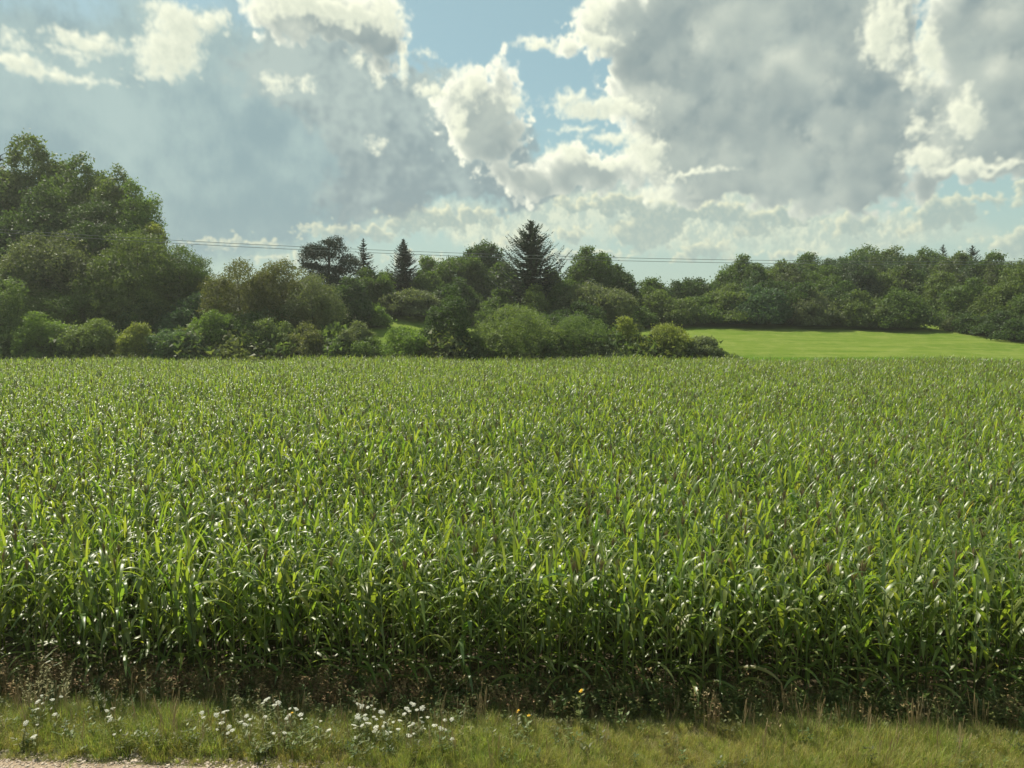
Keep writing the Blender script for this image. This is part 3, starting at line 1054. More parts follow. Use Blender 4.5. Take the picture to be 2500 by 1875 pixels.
LEFT = [
    (85, 362, 190, 117, OLIVE, 'highest tree of the left wood, next to the spruce top'),
    (-20, 400, 170, 114, MID, 'tree under the spruce top at the left edge'),
    (195, 400, 170, 115, MID, 'broad tree on the shoulder of the left wood'),
    (262, 415, 150, 113, OLIVE, 'ragged tree between the shoulder and the sunlit edge tree'),
    (140, 450, 170, 108, MID, 'tree filling the heart of the left wood'),
    (325, 462, 130, 110, FRESH, 'sunlit tree at the right edge of the upper left wood'),
    (362, 548, 90, 106, YEL, 'small yellow-green tree leaning out of the left wood'),
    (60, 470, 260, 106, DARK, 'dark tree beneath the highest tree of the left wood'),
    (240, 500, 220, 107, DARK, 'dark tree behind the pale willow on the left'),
    (142, 560, 230, 99, GREY, 'pale willow-like tree low in the left wood'),
    (330, 566, 220, 100, OLIVE, 'greyish domed tree right of the pale willow'),
    (432, 602, 170, 103, MID, 'green tree on the slope right of the greyish dome'),
    (500, 652, 110, 104, MID, 'lowest tree at the right foot of the left wood'),
    (20, 640, 200, 96, MID, 'leafy tree at the left edge over the corner shrub'),
    (180, 688, 190, 95, MID, 'glossy tree below the pale willow'),
    (315, 665, 170, 96, OLIVE, 'olive tree with sunlit top below the greyish dome'),
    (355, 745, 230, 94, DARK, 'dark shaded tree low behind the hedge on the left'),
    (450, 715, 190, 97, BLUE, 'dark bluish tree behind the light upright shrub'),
    (585, 640, 190, 95, BROWN, 'brown-tinged domed tree right of the left wood'),
    (685, 643, 190, 97, BROWN, 'brownish tree joined to the brown dome'),
    (762, 678, 150, 94, GREY, 'silvery tree on the right flank of the brown dome'),
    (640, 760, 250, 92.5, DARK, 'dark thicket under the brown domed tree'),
]
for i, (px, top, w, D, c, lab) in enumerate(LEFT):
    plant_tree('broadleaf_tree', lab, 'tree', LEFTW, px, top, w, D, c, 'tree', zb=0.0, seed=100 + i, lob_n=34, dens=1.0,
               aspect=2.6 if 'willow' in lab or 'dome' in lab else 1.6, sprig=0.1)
MIDT = [
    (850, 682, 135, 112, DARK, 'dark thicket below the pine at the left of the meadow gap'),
    (918, 745, 56, 112, FRESH, 'sunlit bush at the foot of the dark thicket'),
    (905, 655, 110, 124, MID, 'tree between the pine and the lone small spruce'),
    (960, 668, 110, 136, FRESH, 'light tree below the lone small spruce'),
    (1000, 712, 140, 122, GREY, 'grey-green domed bush at the back of the meadow gap'),
    (1035, 672, 130, 133, MID, 'mid-green tree right of the lone small spruce'),
    (1062, 632, 90, 142, FRESH, 'slender light tree on the skyline left of the round one'),
    (1125, 618, 120, 140, MID, 'broad tree on the skyline left of the round dark dome'),
    (1180, 603, 92, 143, DARK, 'round dark dome-shaped tree on the skyline'),
    (1225, 650, 90, 138, MID, 'tree tucked between dark dome and the big spruce'),
    (1130, 690, 140, 126, DARK, 'shaded tree behind the small upright hedge tree'),
    (1215, 712, 130, 120, MID, 'leafy tree left below the big spruce'),
    (1308, 702, 90, 116, OLIVE, 'yellowish tree at the foot of the big spruce'),
    (1365, 660, 170, 124, MID, 'broad tree right below the big spruce'),
    (1445, 606, 122, 134, MID, 'tall round-headed tree right of the big spruce'),
    (1514, 655, 74, 136, DARK, 'narrow dark tree beside the tall round-headed tree'),
    (1450, 690, 190, 118, GREY, 'silvery spreading tree in front of the round-headed tree'),
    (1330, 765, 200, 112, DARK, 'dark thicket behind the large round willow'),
    (1525, 735, 150, 131, MID, 'tree at the meadow edge behind the sunlit shrub'),
    (1592, 680, 100, 138, MID, 'low rounded tree in the skyline dip'),
    (1668, 686, 80, 146, DARK, 'small dark tree in the skyline dip'),
    (1630, 715, 140, 133, OLIVE, 'olive tree at the meadow edge under the skyline dip'),
    (1415, 745, 160, 113, DARK, 'dark shaded tree behind the dark twiggy shrub'),
]
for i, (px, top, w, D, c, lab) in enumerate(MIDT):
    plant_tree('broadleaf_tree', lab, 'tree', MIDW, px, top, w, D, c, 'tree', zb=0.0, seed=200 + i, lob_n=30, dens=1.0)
RIGHTT = [
    (1712, 690, 130, 150, DARK, 'first tree of the right wood beside the skyline dip'),
    (1780, 655, 100, 152, MID, 'open-topped tree on the left skyline of the right wood'),
    (1835, 634, 130, 154, MID, 'tall tree at the left end of the right wood'),
    (1905, 645, 110, 156, OLIVE, 'rounded tree behind the tall left one of the right wood'),
    (1965, 628, 130, 158, MID, 'leafy crown on the middle skyline of the right wood'),
    (2035, 645, 110, 160, DARK, 'dark crown in a notch of the right skyline'),
    (2100, 608, 130, 166, MID, 'highest crown of the right wood'),
    (2185, 603, 130, 168, OLIVE, 'broad crown right of the highest one'),
    (2262, 612, 120, 166, MID, 'even crown left of the small skyline spruce'),
    (2345, 622, 110, 160, OLIVE, 'crown between the two small skyline spruces'),
    (2430, 628, 130, 150, MID, 'crown right of the skyline spruces'),
    (2510, 640, 140, 145, OLIVE, 'farthest right crown on the skyline'),
    (1700, 735, 150, 134, MID, 'left meadow-edge tree of the right wood'),
    (1775, 700, 150, 136, OLIVE, 'olive meadow-edge tree of the right wood'),
    (1850, 705, 150, 134, BLUE, 'very dark meadow-edge tree with bluish leaves'),
    (1920, 690, 150, 137, DARK, 'dark meadow-edge tree in the middle of the right wood'),
    (1990, 710, 150, 133, GREY, 'grey-green meadow-edge tree of the right wood'),
    (2055, 690, 140, 136, DARK, 'dark meadow-edge tree under the highest crown'),
    (2120, 715, 140, 132, OLIVE, 'olive tree at the bend of the meadow edge'),
    (2195, 705, 130, 130, MID, 'last meadow-edge tree left of the grassy gap'),
    (2010, 655, 130, 148, MID, 'inner crown left under the highest crown'),
    (2120, 652, 130, 150, OLIVE, 'inner crown below the highest crown'),
    (2225, 655, 130, 148, MID, 'inner crown over the grassy gap'),
    (2290, 735, 86, 136, MID, 'clipped-looking bush closing the grassy gap'),
    (2320, 670, 140, 138, OLIVE, 'mid crown right over the grassy gap'),
    (2385, 690, 140, 128, MID, 'large tree right of the grassy gap'),
    (2352, 765, 84, 127, GREY, 'pale leafy bush at the foot of the large right tree'),
    (2465, 662, 170, 124, OLIVE, 'broad sunlit tree near the right edge'),
    (2540, 690, 170, 118, MID, 'tree cut by the right edge of the picture'),
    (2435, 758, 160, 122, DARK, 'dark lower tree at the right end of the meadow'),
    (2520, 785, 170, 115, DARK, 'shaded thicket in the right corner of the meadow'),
]
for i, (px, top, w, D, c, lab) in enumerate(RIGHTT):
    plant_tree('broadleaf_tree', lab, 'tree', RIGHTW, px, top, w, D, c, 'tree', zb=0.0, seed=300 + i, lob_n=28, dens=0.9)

SPR = (0.032, 0.052, 0.032)
plant_spruce('spruce_tree', 'big spruce with open upswept branches high above the other trees', None, 1297, 538, 228, 122, SPR, seed=3, lift=0.22, step=0.52, nb=13)
plant_spruce('spruce_tree', 'lone small dense spruce on the skyline right of the pine', 'small skyline spruces', 985, 584, 96, 132, SPR, seed=4, lift=0.12, step=0.34, nb=12)
plant_spruce('spruce_tree', 'thin ragged spruce beside the pine', 'small skyline spruces', 887, 583, 88, 126, SPR, seed=5, lift=0.02, step=0.55, nb=8)
plant_spruce('spruce_tree', 'small dark spruce tip on the right skyline', 'small skyline spruces', 2303, 597, 60, 172, SPR, seed=6, lift=0.2, step=0.5, nb=6)
plant_spruce('spruce_tree', 'wider spruce top farthest right on the skyline', 'small skyline spruces', 2374, 600, 90, 165, SPR, seed=7, lift=0.3, step=0.6, nb=6)
plant_spruce('spruce_tree', 'dark spruce top at the upper left edge', 'small skyline spruces', -12, 332, 120, 124, SPR, seed=8, lift=0.2, step=0.6, nb=6)


def plant_pine():
    D = 118
    rs = np.random.default_rng(77)
    b = at_y(800, 575, D)
    x0, z0 = b.x, gz1(b.x, D)
    root = empty('pine_tree', (x0, D, z0))
    tag(root, 'flat-topped pine with layered dark clumps left of the small spruces', 'conifer')
    k = D / F
    L = []
    mb = MB()
    H = b.z - z0
    mb.tube([(0, 0, -.3), (.1, 0, H * .5), (.25, 0, H * .95)], [.3, .22, .08], 7)
    # clump centres measured from the photograph: (px, py, rx, rz)
    for (px, py, rx, rz) in [(815, 590, 18, 10), (800, 600, 26, 10), (770, 612, 28, 11), (830, 608, 16, 12), (752, 632, 18, 14), (790, 628, 34, 11),
                             (845, 632, 22, 9), (858, 645, 22, 8), (762, 655, 24, 12), (800, 660, 40, 12), (850, 660, 22, 6), (790, 690, 50, 18), (840, 700, 36, 18), (775, 720, 50, 22), (830, 735, 50, 22)]:
        p = at_y(px, py, D)
        c = np.array([p.x - x0, rs.uniform(-1.3, 1.3), p.z - z0])
        L.append((c, np.array([rx * k, rx * k * .9, rz * k])))
        mb.tube([(c[0] * .15 + .1, 0, c[2] - abs(c[0]) * .5 - .4), tuple(c * [.7, .7, 1] - [0, 0, .2]), tuple(c)], [.11, .07, .03], 4, cap=False)
    V, Q = crown_mesh(rs, L, 0.30, 3.2, aspect=2.4, sprig=0.06)
    cr = mesh_obj('crown', V, Q, needle_m, root)
    cr.color = (0.032, 0.048, 0.030, 1)
    mb.build('trunk', bark_m, root)


plant_pine()

# the wood behind the edge trees reads as one mass
kinds = []
for j, c in enumerate([(0.05, 0.085, 0.03), (0.04, 0.07, 0.03), (0.07, 0.09, 0.035), (0.05, 0.08, 0.04)]):
    rs = np.random.default_rng(900 + j)
    V, Q = crown_mesh(rs, make_lobes(rs, 4.6, 6.4, 6.2, 28, True), 0.40, 0.9, cap=16000)
    m = leaf_mat("wood_leaves", tuple(v * .7 for v in c), tuple(v * 1.25 for v in c), (1.5, 1.7, 0.75), rough=0.5, tw=0.36, spec=0.35)
    kinds.append(mesh_obj('wood_kind', V, Q, m, link=False))
rs = np.random.default_rng(17)
pts, scl = [], []
for y in np.arange(128, 215, 6.0):
    for x in np.arange(-0.78 * y, 0.78 * y, 6.0):
        xx, yy = x + rs.uniform(-2.5, 2.5), y + rs.uniform(-2.5, 2.5)
        px = 1250 + F * xx / yy
        # stay below the measured skyline
        sky_py = np.interp(px, [0, 250, 400, 520, 700, 1000, 1200, 1350, 1560, 1750, 1850, 2100, 2400, 2600], [420, 470, 640, 690, 700, 705, 670, 690, 712, 690, 655, 625, 640, 650])
        s = rs.uniform(0.75, 1.1)
        zt = at_y(px, sky_py, yy).z
        z = gz1(xx, yy)
        if px > 830 and px < 1660 and yy < 142: continue
        if px > 1660 and yy < 146: continue
        if 12.6 * s + z > zt: s = (zt - z) / 12.6
        if s < 0.35: continue
        pts.append((xx, yy, z)); scl.append((s * rs.uniform(.9, 1.2),) * 2 + (s,))
n = len(pts)
scatter('woodland', pts, np.column_stack([np.zeros(n), np.zeros(n), rs.uniform(0, 6.28, n)]), scl, rs.integers(0, 4, n), kinds, 'dense broad-leaved wood behind the edge trees', 'wood')
print('wood', n)

# low scrub that knits the hedge together
kinds = []
for j, c in enumerate([(0.10, 0.135, 0.05), (0.13, 0.145, 0.06), (0.085, 0.12, 0.05)]):
    rs = np.random.default_rng(950 + j)
    V, Q = crown_mesh(rs, make_lobes(rs, 1.3, 1.0, 0.95, 14, True), 0.17, 0.8, cap=1600, sprig=0.2)
    m = leaf_mat("scrub_leaves", tuple(v * .7 for v in c), tuple(v * 1.3 for v in c), (1.6, 1.8, 0.75), rough=0.6, tw=0.36, spec=0.2)
    kinds.append(mesh_obj('scrub_kind', V, Q, m, link=False))
rs = np.random.default_rng(31)
n = 230
X = rs.uniform(-66, 27, n); Y = rs.uniform(85.6, 90.5, n)
s_ = rs.uniform(1.2, 2.5, n) * np.where((X > -20) & (X < -9), 0.5, 1.0) * np.where(X > 18, 0.7, 1.0)
scatter('hedge_scrub', np.column_stack([X, Y, gz(X, Y)]), np.column_stack([np.zeros(n), np.zeros(n), rs.uniform(0, 6.28, n)]),
        np.column_stack([s_ * 1.1, s_ * 1.1, s_ * rs.uniform(.7, 1.3, n)]), rs.integers(0, 3, n), kinds, 'low tangled scrub between the hedge shrubs behind the corn', 'scrub')
# ------------------------------------------------------------------ verge: grass, stones, weeds, flowers, wires
grass_m = leaf_mat("verge_grass", (0.20, 0.22, 0.050), (0.36, 0.345, 0.11), (1.5, 1.6, 0.8), rough=0.55, tw=0.40, spec=0.25, var=0.30, hue_obj=0.035, dry=(0.78, (0.42, 0.34, 0.16)))
lush_m = leaf_mat("lush_grass", (0.15, 0.20, 0.040), (0.27, 0.30, 0.08), (1.5, 1.7, 0.8), rough=0.5, tw=0.42, spec=0.3, var=0.25, hue_obj=0.02, dry=(0.88, (0.40, 0.33, 0.15)))
straw_m = leaf_mat("dry_stalks", (0.26, 0.20, 0.10), (0.42, 0.34, 0.19), (1, 1, 1), rough=0.7, tw=0.25, spec=0.2)
weed_m = leaf_mat("weed_leaves", (0.075, 0.110, 0.032), (0.15, 0.17, 0.055), (1.4, 1.5, 0.8), rough=0.5, tw=0.38, spec=0.4, var=0.3, hue_obj=0.03)
deadweed_m = leaf_mat("dead_weeds", (0.16, 0.115, 0.055), (0.30, 0.22, 0.11), (1.1, 1.1, 1), rough=0.75, tw=0.3, spec=0.2, var=0.3, hue_obj=0.02)
stone_m = leaf_mat("stones", (0.30, 0.235, 0.18), (0.52, 0.44, 0.36), (1, 1, 1), rough=0.85, tw=0.0, spec=0.3, island=False)
white_m = leaf_mat("white_petals", (0.72, 0.72, 0.62), (0.82, 0.82, 0.74), (1, 1, 1), rough=0.7, tw=0.35, spec=0.2)
yellow_m = leaf_mat("yellow_petals", (0.75, 0.42, 0.02), (0.85, 0.55, 0.03), (1, 1, 1), rough=0.6, tw=0.3)
stem_m = leaf_mat("flower_stem", (0.10, 0.13, 0.035), (0.14, 0.16, 0.05), (1, 1, 1), rough=0.6, tw=0.15)
seed_m = leaf_mat("seed_head", (0.20, 0.20, 0.09), (0.30, 0.28, 0.14), (1, 1, 1), rough=0.8, tw=0.25)
fr = random.Random(21)


def blade(mb, x, y, L, W, az, lean, droop, seg=3):
    p = Vector((x, y, 0)); h = Vector((math.cos(az), math.sin(az), 0)); s = Vector((-h.y, h.x, 0))
    th = lean
    b0 = len(mb.v)
    for i in range(seg + 1):
        u = i / seg
        w = W * (1 - u) ** 0.7 * 0.5
        if i == seg:
            mb.v.append(p.copy())
        else:
            mb.v += [p - s * w, p + s * w]
        p = p + (h * math.sin(th) + Vector((0, 0, math.cos(th)))) * (L / seg)
        th += droop / seg
    for i in range(seg - 1):
        a = b0 + 2 * i
        mb.f.append((a, a + 1, a + 3, a + 2))
    a = b0 + 2 * (seg - 1)
    mb.f.append((a, a + 1, a + 2))


def tuft(mat, n, spread, L0, L1, droop=1.4, W=0.005):
    mb = MB()
    for i in range(n):
        a = fr.uniform(0, 6.283); rr = spread * fr.random() ** 0.6
        blade(mb, math.cos(a) * rr, math.sin(a) * rr, fr.uniform(L0, L1), W * fr.uniform(.7, 1.5), a + fr.gauss(0, .9), fr.uniform(0.02, 0.55), fr.uniform(0.2, droop))
    return mb.build('tuft', mat, link=False)


def seed_grass(n):
    """tall thin flowering stalks"""
    mb = MB()
    for i in range(n):
        a = fr.uniform(0, 6.283); L = fr.uniform(.35, .6); t = fr.uniform(.05, .3)
        d = Vector((math.cos(a) * math.sin(t), math.sin(a) * math.sin(t), math.cos(t)))
        b = Vector((fr.gauss(0, .04), fr.gauss(0, .04), 0))
        e = b + d * L
        mb.tube([b, b + d * L * .6, e, e + d * .05], [.0016, .0013, .004, .001], 3, cap=False)
    return mb.build('stalks', straw_m, link=False)


tufts = [tuft(grass_m, 46, .10, .09, .26, 1.9) for _ in range(5)] + [tuft(lush_m, 46, .11, .12, .32, 1.9) for _ in range(4)] + [tuft(straw_m, 26, .07, .06, .20) for _ in range(2)] + [seed_grass(6)]
rs = np.random.default_rng(8)
pts, rot, scl, idx = [], [], [], []
def patch(x, y):                                  # rank or thin growth, drawn out along the verge
    return (math.sin(x * 1.3 + 2.1) + math.sin(x * 0.53 + y * 1.7) + math.sin(x * 2.9 - y * 2.3) * .7) / 2.7
for i in range(12500):
    x = rs.uniform(-9.5, 9.5)
    y = edge(rs.uniform(E0 - 0.45, E1 + 0.20), x)
    v = y - edge(E0, x)
    g = patch(x, y)
    # the gravel's ragged edge: grass thins out towards it, more on the left
    lim = 0.05 + 0.10 * g - 0.40 * sm(-3.5, 0.5, x)
    if v < lim and rs.random() < 0.96: continue
    if v < lim + .18 and rs.random() < 0.5: continue
    if v > 1.25 and rs.random() < 0.75: continue
    k = rs.random()
    if k < 0.52 - 0.25 * g: j = rs.integers(0, 5)
    elif k < 0.86: j = 5 + rs.integers(0, 4)
    elif k < 0.965: j = 9 + rs.integers(0, 2)
    else: j = 11
    s = (0.75 + 0.35 * g + rs.uniform(-.15, .25)) * (0.6 + 0.4 * min(1, max(0, v) / .35)) * (1.0 + 0.20 * sm(1.0, 6.0, x)) * (1.0 - 0.35 * sm(0.9, 1.5, v))
    pts.append((x, y, gz1(x, y))); rot.append((rs.normal(0, .1), rs.normal(0, .1), rs.uniform(0, 6.28))); scl.append((s, s, s * rs.uniform(.85, 1.2))); idx.append(j)
scatter('verge_grass', pts, rot, scl, idx, tufts, 'yellow-green rough grass along the foot of the corn', 'grass')
print('tufts', len(pts))

# longer grass left standing in the meadow's near strip and along its ragged edges
pts, rot, scl, idx = [], [], [], []
for i in range(3500):
    x = rs.uniform(-22, 75); y = 86.2 + (rs.random() ** 1.8) * 7
    s = rs.uniform(.7, 1.6) * (1.3 if y < 90 else .75)
    pts.append((x, y, gz1(x, y))); rot.append((0, 0, rs.uniform(0, 6.28))); scl.append((s * 2.2, s * 2.2, s)); idx.append(rs.integers(0, 3))
meadow_tufts = [tuft(lush_m, 22, .14, .12, .30, 1.2, W=.03) for _ in range(3)]
scatter('meadow_grass', pts, rot, scl, idx, meadow_tufts, 'tufts of standing grass on the sunlit meadow', 'grass')

# weeds in the shade between grass and corn
def weed(mat, H, n, w):
    mb = MB()
    for s_ in range(3):
        a0 = fr.uniform(0, 6.283); ln = fr.uniform(.05, .25)
        top = Vector((math.cos(a0) * ln, math.sin(a0) * ln, H * fr.uniform(.6, 1)))
        mb.tube([(0, 0, 0), top * .5 + Vector((0, 0, .02)), top], [.003, .0025, .001], 3, cap=False)
        for i in range(n):
            f = fr.uniform(.15, 1); p = top * f; a = fr.uniform(0, 6.283)
            d = Vector((math.cos(a), math.sin(a), fr.uniform(-.2, .7))).normalized(); L = w * fr.uniform(.7, 1.5)
            sd = d.cross(Vector((0, 0, 1))).normalized() * L * .2
            b = len(mb.v)
            mb.v += [p, p + d * L * .5 + sd, p + d * L, p + d * L * .5 - sd]
            mb.f.append((b, b + 1, b + 2, b + 3))
    return mb.build('weed', mat, link=False)


weeds = [weed(weed_m, fr.uniform(.3, .5), 12, .07) for _ in range(4)] + [weed(deadweed_m, fr.uniform(.35, .6), 12, .055) for _ in range(4)] + [tuft(deadweed_m, 30, .08, .2, .45, 1.0) for _ in range(2)]
pts, rot, scl, idx = [], [], [], []
for i in range(2400):
    x = rs.uniform(-9.5, 9.5)
    y = edge(rs.normal(E1 + 0.25, .28), x)
    if y < edge(E1 - .35, x): continue
    j = rs.integers(0, 4) if rs.random() < (0.35 + 0.35 * sm(-2, 3, x)) else 4 + rs.integers(0, 6)
    s = rs.uniform(.45, 1.0)
    pts.append((x, y, gz1(x, y))); rot.append((0, 0, rs.uniform(0, 6.28))); scl.append((s, s, s)); idx.append(j)
for i in range(420):                               # leafy herbs standing in the grass
    x = rs.normal(-3.2, 2.0) if rs.random() < .6 else rs.uniform(-9, 9); y = edge(rs.uniform(E0 + .2, E1), x)
    s = rs.uniform(.45, .9); pts.append((x, y, gz1(x, y))); rot.append((0, 0, rs.uniform(0, 6.28))); scl.append((s, s, s)); idx.append(rs.integers(0, 4))
scatter('weeds', pts, rot, scl, idx, weeds, 'tangled green and withered weeds in the shade before the corn', 'weeds')

# stones of the path
def stone():
    mb = MB(); r = 0.014
    ring = 6
    for k, (z, q) in enumerate([(-.4, .6), (.1, 1.0), (.55, .65)]):
        for i in range(ring):
            a = i * 6.283 / ring + k * .4
            mb.v.append(Vector((math.cos(a) * q * fr.uniform(.8, 1.2), math.sin(a) * q * fr.uniform(.7, 1.0), z * .8)) * r)
    for k in range(2):
        for i in range(ring):
            mb.f.append((k * ring + i, k * ring + (i + 1) % ring, (k + 1) * ring + (i + 1) % ring, (k + 1) * ring + i))
    mb.f.append(tuple(2 * ring + i for i in range(ring)))
    return mb.build('stone', stone_m, link=False)


stones = [stone() for _ in range(6)]
n = 14000
X = rs.uniform(-8.5, 8.5, n); Y = SK * X + rs.uniform(E0 - 0.9, E0 + .42, n) ; keep = rs.random(n) < np.clip(1.0 - (Y - SK * X - E0) * 2.6, 0.05, 1)
X, Y = X[keep], Y[keep]; n = len(X)
s = rs.lognormal(0, .38, n)[:, None] * rs.uniform(.75, 1.3, (n, 3))
scatter('gravel_stones', np.column_stack([X, Y, gz(X, Y) + .003]), np.column_stack([rs.normal(0, .3, n), rs.normal(0, .3, n), rs.uniform(0, 6.28, n)]), s, rs.integers(0, 6, n), stones, 'pale pinkish gravel of the path along the verge', 'gravel')

# ---- single flowers
def umbel_mesh(r, mat, n=19, cup=0.25):
    mb = MB()
    for i in range(n):
        f = math.sqrt((i + .5) / n); a = i * 2.399
        c = Vector((math.cos(a) * f * r, math.sin(a) * f * r, cup * r * (1 - f * f) + fr.uniform(-.05, .05) * r))
        q = r * fr.uniform(.17, .26)
        b = len(mb.v)
        mb.v += [c + Vector((math.cos(k * 1.047) * q, math.sin(k * 1.047) * q, fr.uniform(-.25, .05) * q)) for k in range(6)] + [c + Vector((0, 0, q * .5))]
        mb.f += [(b + k, b + (k + 1) % 6, b + 6) for k in range(6)]
        e = Vector((0, 0, -r * .9))
        b = len(mb.v)
        mb.v += [e, c + Vector((.002, 0, 0)), c - Vector((.002, 0, 0))]
        mb.f.append((b, b + 1, b + 2))
    return mb.build('flower_head', mat, link=False).data


def ball_mesh(r):
    """curled-up seed head like a small nest"""
    mb = MB()
    for i in range(22):
        a = i * 2.399; t = math.acos(1 - 1.55 * (i + .5) / 22)
        d = Vector((math.sin(t) * math.cos(a), math.sin(t) * math.sin(a), -math.cos(t)))
        p = d * r + Vector((0, 0, r * .4)); s_ = d.orthogonal().normalized() * r * .2
        b = len(mb.v)
        mb.v += [Vector((0, 0, -r)), p - s_, p + Vector((0, 0, r * .35)), p + s_]
        mb.f.append((b, b + 1, b + 2, b + 3))
    return mb.build('seed_head', seed_m, link=False).data


UMB = [umbel_mesh(r, white_m) for r in (.020, .025, .030, .038)]
BALL = [ball_mesh(.016), ball_mesh(.020)]
FLOW = [(102,1698),(149,1701),(128,1708),(104,1717),(92,1713),(91,1731),(125,1729),(134,1744),(63,1765),(91,1769),(83,1798),
 (261,1735),(276,1729),(265,1750),(269,1757),(279,1793),
 (493,1740),(498,1751),(528,1746),(547,1738),(556,1735),(602,1748),(610,1756),(588,1762),(541,1765),(560,1774),(599,1769),(530,1781),(556,1790),(567,1783),
 (657,1704),(650,1708),(642,1716),(671,1721),(680,1716),(708,1730),(723,1731),(706,1746),(699,1754),(734,1745),(736,1755),(647,1750),(695,1789),(668,1790),
 (783,1760),(802,1783),(773,1775),(875,1719),(883,1725),(907,1722),(898,1727),(914,1731),(931,1738),(937,1739),(873,1749),(891,1746),(875,1754),(893,1755),
 (913,1750),(919,1756),(931,1750),(895,1765),(884,1771),(902,1766),(864,1771),(866,1778),(939,1764),(935,1773),(918,1775),(915,1784),(945,1789),(953,1787),
 (960,1763),(976,1759),(972,1780),(993,1730),(999,1736),(987,1743),(1004,1717),(1010,1720),(1018,1733),(1031,1729),(1044,1751),(1028,1752),(1009,1767),(1002,1772),
 (1031,1762),(1061,1771),(1037,1779),(1086,1758),(1103,1756),(1077,1778),(1088,1782),(1010,1791),(999,1796),(1104,1804),(868,1801)]
SEED = [(592,1729),(585,1714),(606,1713),(568,1733),(537,1731),(584,1743),(676,1699),(877,1711),(1071,1749),(1081,1734),(1061,1749),(944,1731),(964,1744),(856,1738)]


def where(px):
    if px < 200: return 'far left clump by the tall dry weed', 'white umbels of the far left clump'
    if px < 300: return 'small group right of the far left clump', 'white umbels of the small left group'
    if px < 620: return 'loose patch left of the tallest umbels', 'white umbels of the loose left patch'
    if px < 750: return 'tallest patch beside the silvery upright herb', 'white umbels of the tallest patch'
    if px < 960: return 'densest white patch on the verge', 'white umbels of the densest patch'
    return 'thinning patch right of the densest one', 'white umbels of the right patch'


def flower(px, py, seed):
    h = 0.50 - 0.26 * (py - 1700) / 100.0 + fr.uniform(-.02, .02)
    d = pix_dir(px, py)
    k = (h - EYE) / d.z
    p = Vector((d.x * k, d.y * k, h))
    b = Vector((p.x + fr.uniform(-.06, .06), p.y + fr.uniform(-.04, .06), gz1(p.x, p.y)))
    root = empty('wild_carrot', b)
    wl, grp = where(px)
    if seed: tag(root, 'seeding wild carrot with nest-shaped head in the ' + wl, 'flower', grp.replace('white umbels', 'seed heads'))
    else: tag(root, 'white wild carrot umbel in the ' + wl, 'flower', grp)
    hd = bpy.data.objects.new('seed_head' if seed else 'flower_head', fr.choice(BALL) if seed else fr.choice(UMB))
    COL.objects.link(hd); hd.parent = root
    hd.location = p - b
    hd.rotation_euler = (fr.gauss(.22, .25), fr.gauss(0, .25), fr.uniform(0, 6.28))
    mb = MB(); t = p - b
    mb.tube([(0, 0, -.02), t * .5 + Vector((fr.uniform(-.02, .02), 0, 0)), t + Vector((0, 0, -.02))], [.0035, .003, .002], 4, cap=False)
    for j in range(3):
        f = fr.uniform(.2, .6); a = fr.uniform(0, 6.28); q = t * f; e = q + Vector((math.cos(a), math.sin(a), .5)) * .07
        bb = len(mb.v); s_ = Vector((-math.sin(a), math.cos(a), 0)) * .015
        mb.v += [q, q * .4 + e * .6 + s_, e, q * .4 + e * .6 - s_]; mb.f.append((bb, bb + 1, bb + 2, bb + 3))
    mb.build('stem', stem_m, root)


for (px, py) in FLOW: flower(px, py, False)
for (px, py) in SEED: flower(px, py, True)


def yellow_flower(px, py, h, n, lab, tall):
    d = pix_dir(px, py); k = (h - EYE) / d.z
    p = Vector((d.x * k, d.y * k, h)); b = Vector((p.x, p.y + .02, gz1(p.x, p.y)))
    root = empty('yellow_wildflower', b)
    tag(root, lab, 'flower', 'yellow flowers on the verge')
    t = p - b
    mb = MB(); mb.tube([(0, 0, -.02), t * .5 + Vector((.01, 0, 0)), t], [.005, .004, .002], 4, cap=False); mb.build('stem', stem_m, root)
    mb = MB()
    for i in range(26 if tall else 9):
        f = fr.uniform(.2, .9); a = fr.uniform(0, 6.28); q = t * f; L = fr.uniform(.06, .12) * (1.2 - .6 * f)
        e = q + Vector((math.cos(a), math.sin(a), fr.uniform(.1, .7))) * L; s_ = Vector((-math.sin(a), math.cos(a), 0)) * L * .22
        bb = len(mb.v); mb.v += [q, q * .45 + e * .55 + s_, e, q * .45 + e * .55 - s_]; mb.f.append((bb, bb + 1, bb + 2, bb + 3))
    lo = mb.build('leaves', weed_m, root); lo['kind'] = 'stuff'
    for i in range(n):
        c = t + Vector((fr.gauss(0, .02), fr.gauss(0, .015), fr.uniform(-.025, .02))) * (0 if n == 1 else 1)
        mb = MB(); mb.v.append(c + Vector((0, 0, .008)))
        for j in range(8):
            a = j * .785
            mb.v += [c + Vector((math.cos(a - .3) * .02, math.sin(a - .3) * .02, fr.uniform(-.004, .012))), c + Vector((math.cos(a + .3) * .02, math.sin(a + .3) * .02, fr.uniform(-.004, .012)))]
            mb.f.append((0, 1 + 2 * j, 2 + 2 * j))
        mb.build('blossom', yellow_m, root)


yellow_flower(1262, 1735, .42, 2, 'left of the two low yellow flowers near the middle of the verge', False)
yellow_flower(1286, 1745, .40, 2, 'right of the two low yellow flowers near the middle of the verge', False)
yellow_flower(1418, 1685, .62, 4, 'tall leafy herb with yellow flowers at its tip in front of the corn', True)
yellow_flower(712, 1739, .36, 2, 'single yellow flower among the tallest white umbels', False)


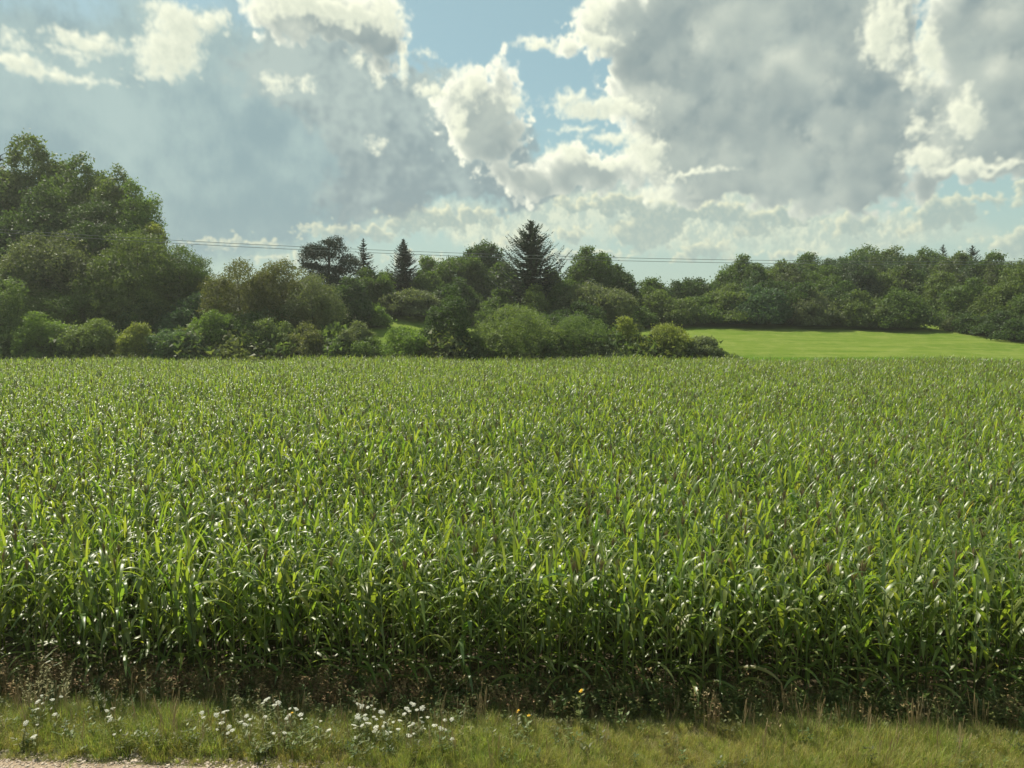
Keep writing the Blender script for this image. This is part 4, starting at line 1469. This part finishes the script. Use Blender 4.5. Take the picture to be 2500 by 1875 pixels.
def dry_weed(px, py, h, n, spreadw, lab, mat, leafy, name='tall_weed'):
    d = pix_dir(px, py); k = (h - EYE) / d.z
    b = Vector((d.x * k, d.y * k, 0)); b.z = gz1(b.x, b.y)
    root = empty(name, b)
    tag(root, lab, 'weed')
    for i in range(n):
        mb = MB()
        t = Vector((fr.gauss(0, spreadw), fr.gauss(0, .05), h * fr.uniform(.72, 1.0)))
        o = Vector((fr.gauss(0, .05 + spreadw * .3), fr.gauss(0, .03), 0))
        m = o + t * .5 + Vector((-t.x * .15, 0, 0))
        mb.tube([o, m, o + t], [.004, .003, .0012], 4, cap=False)
        for j in range(leafy):
            f = fr.uniform(.35, 1); q = o + t * f; a = fr.uniform(0, 6.28); L = fr.uniform(.03, .09) * (1.4 - f)
            e = q + Vector((math.cos(a) * L, math.sin(a) * L, L * fr.uniform(.2, 1)))
            w_ = .004 + .10 * L
            s_ = Vector((-math.sin(a), math.cos(a), 0)) * w_
            bb = len(mb.v); mb.v += [q, (q + e) * .5 + s_, e, (q + e) * .5 - s_]; mb.f.append((bb, bb + 1, bb + 2, bb + 3))
        mb.build('stalk', mat, root)
    return root


dry_weed(115, 1590, .95, 7, .20, 'feathery yellowish tall weed in front of the corn at the far left', seed_m, 34)
dry_weed(60, 1640, .72, 4, .16, 'shorter feathery weed at the left edge of the picture', seed_m, 26)
dry_weed(648, 1655, .72, 1, .02, 'silvery upright herb with narrow pale leaves behind the white flowers', seed_m, 26)
dry_weed(1735, 1675, .66, 9, .05, 'tight bunch of straw-coloured dry stalks right of the middle', straw_m, 4, 'dry_grass')
dry_weed(2255, 1672, .70, 10, .14, 'spread of crossing straw-coloured stalks near the right corner', straw_m, 3, 'dry_grass')
dry_weed(2315, 1680, .66, 5, .10, 'few leaning dry stalks farthest right on the verge', straw_m, 3, 'dry_grass')
dry_weed(1895, 1722, .50, 5, .08, 'low pale dry grass stalks between the two bunches', straw_m, 3, 'dry_grass')
dry_weed(250, 1660, .62, 8, .16, 'dark green leafy weed clump left of the brown shaded gap', weed_m, 34)

# ---- overhead wires
wire_m, t_, o_ = new_mat("wire_metal")
p_ = t_.nodes.new('ShaderNodeBsdfPrincipled')
p_.inputs['Base Color'].default_value = (0.27, 0.275, 0.26, 1); p_.inputs['Metallic'].default_value = 0.6; p_.inputs['Roughness'].default_value = 0.5
t_.links.new(p_.outputs[0], o_.inputs[0])
WD = 62.0
for dz, dy, lab in ((0, 0, 'upper of the two thin overhead wires crossing the sky'), (-0.22, 0.3, 'lower of the two thin overhead wires crossing the sky')):
    mb = MB(); pts = []
    meas = [(0, 561), (395, 584), (746, 602), (994, 614), (1367, 626), (1763, 634), (2260, 638)]
    A = np.array([(at_y(a, b_, WD).x, at_y(a, b_, WD).z) for a, b_ in meas])
    co = np.polyfit(A[:, 0], A[:, 1], 2)
    for x in np.linspace(-75, 75, 61):
        pts.append((x, WD + dy, float(np.polyval(co, x)) + dz))
    mb.tube(pts, [.018] * len(pts), 5)
    tag(mb.build('overhead_wire', wire_m), lab, 'wire', 'overhead wires')

# ------------------------------------------------------------------ moist summer air
hz_v = [(x, y, z) for x in (-420.0, 420.0) for y in (-70.0, 420.0) for z in (-3.0, 46.0)]
hz_f = [(0, 1, 3, 2), (4, 6, 7, 5), (0, 4, 5, 1), (2, 3, 7, 6), (0, 2, 6, 4), (1, 5, 7, 3)]
hm, ht, ho = new_mat("haze_air")
pv = ht.nodes.new('ShaderNodeVolumePrincipled')
pv.inputs['Color'].default_value = (0.93, 0.96, 0.92, 1)
pv.inputs['Density'].default_value = 0.00028
pv.inputs['Anisotropy'].default_value = 0.3
ht.links.new(pv.outputs[0], ho.inputs['Volume'])
tag(mesh_obj('haze', hz_v, hz_f, hm), 'thin pale summer haze over the whole field', 'haze', kind='stuff')
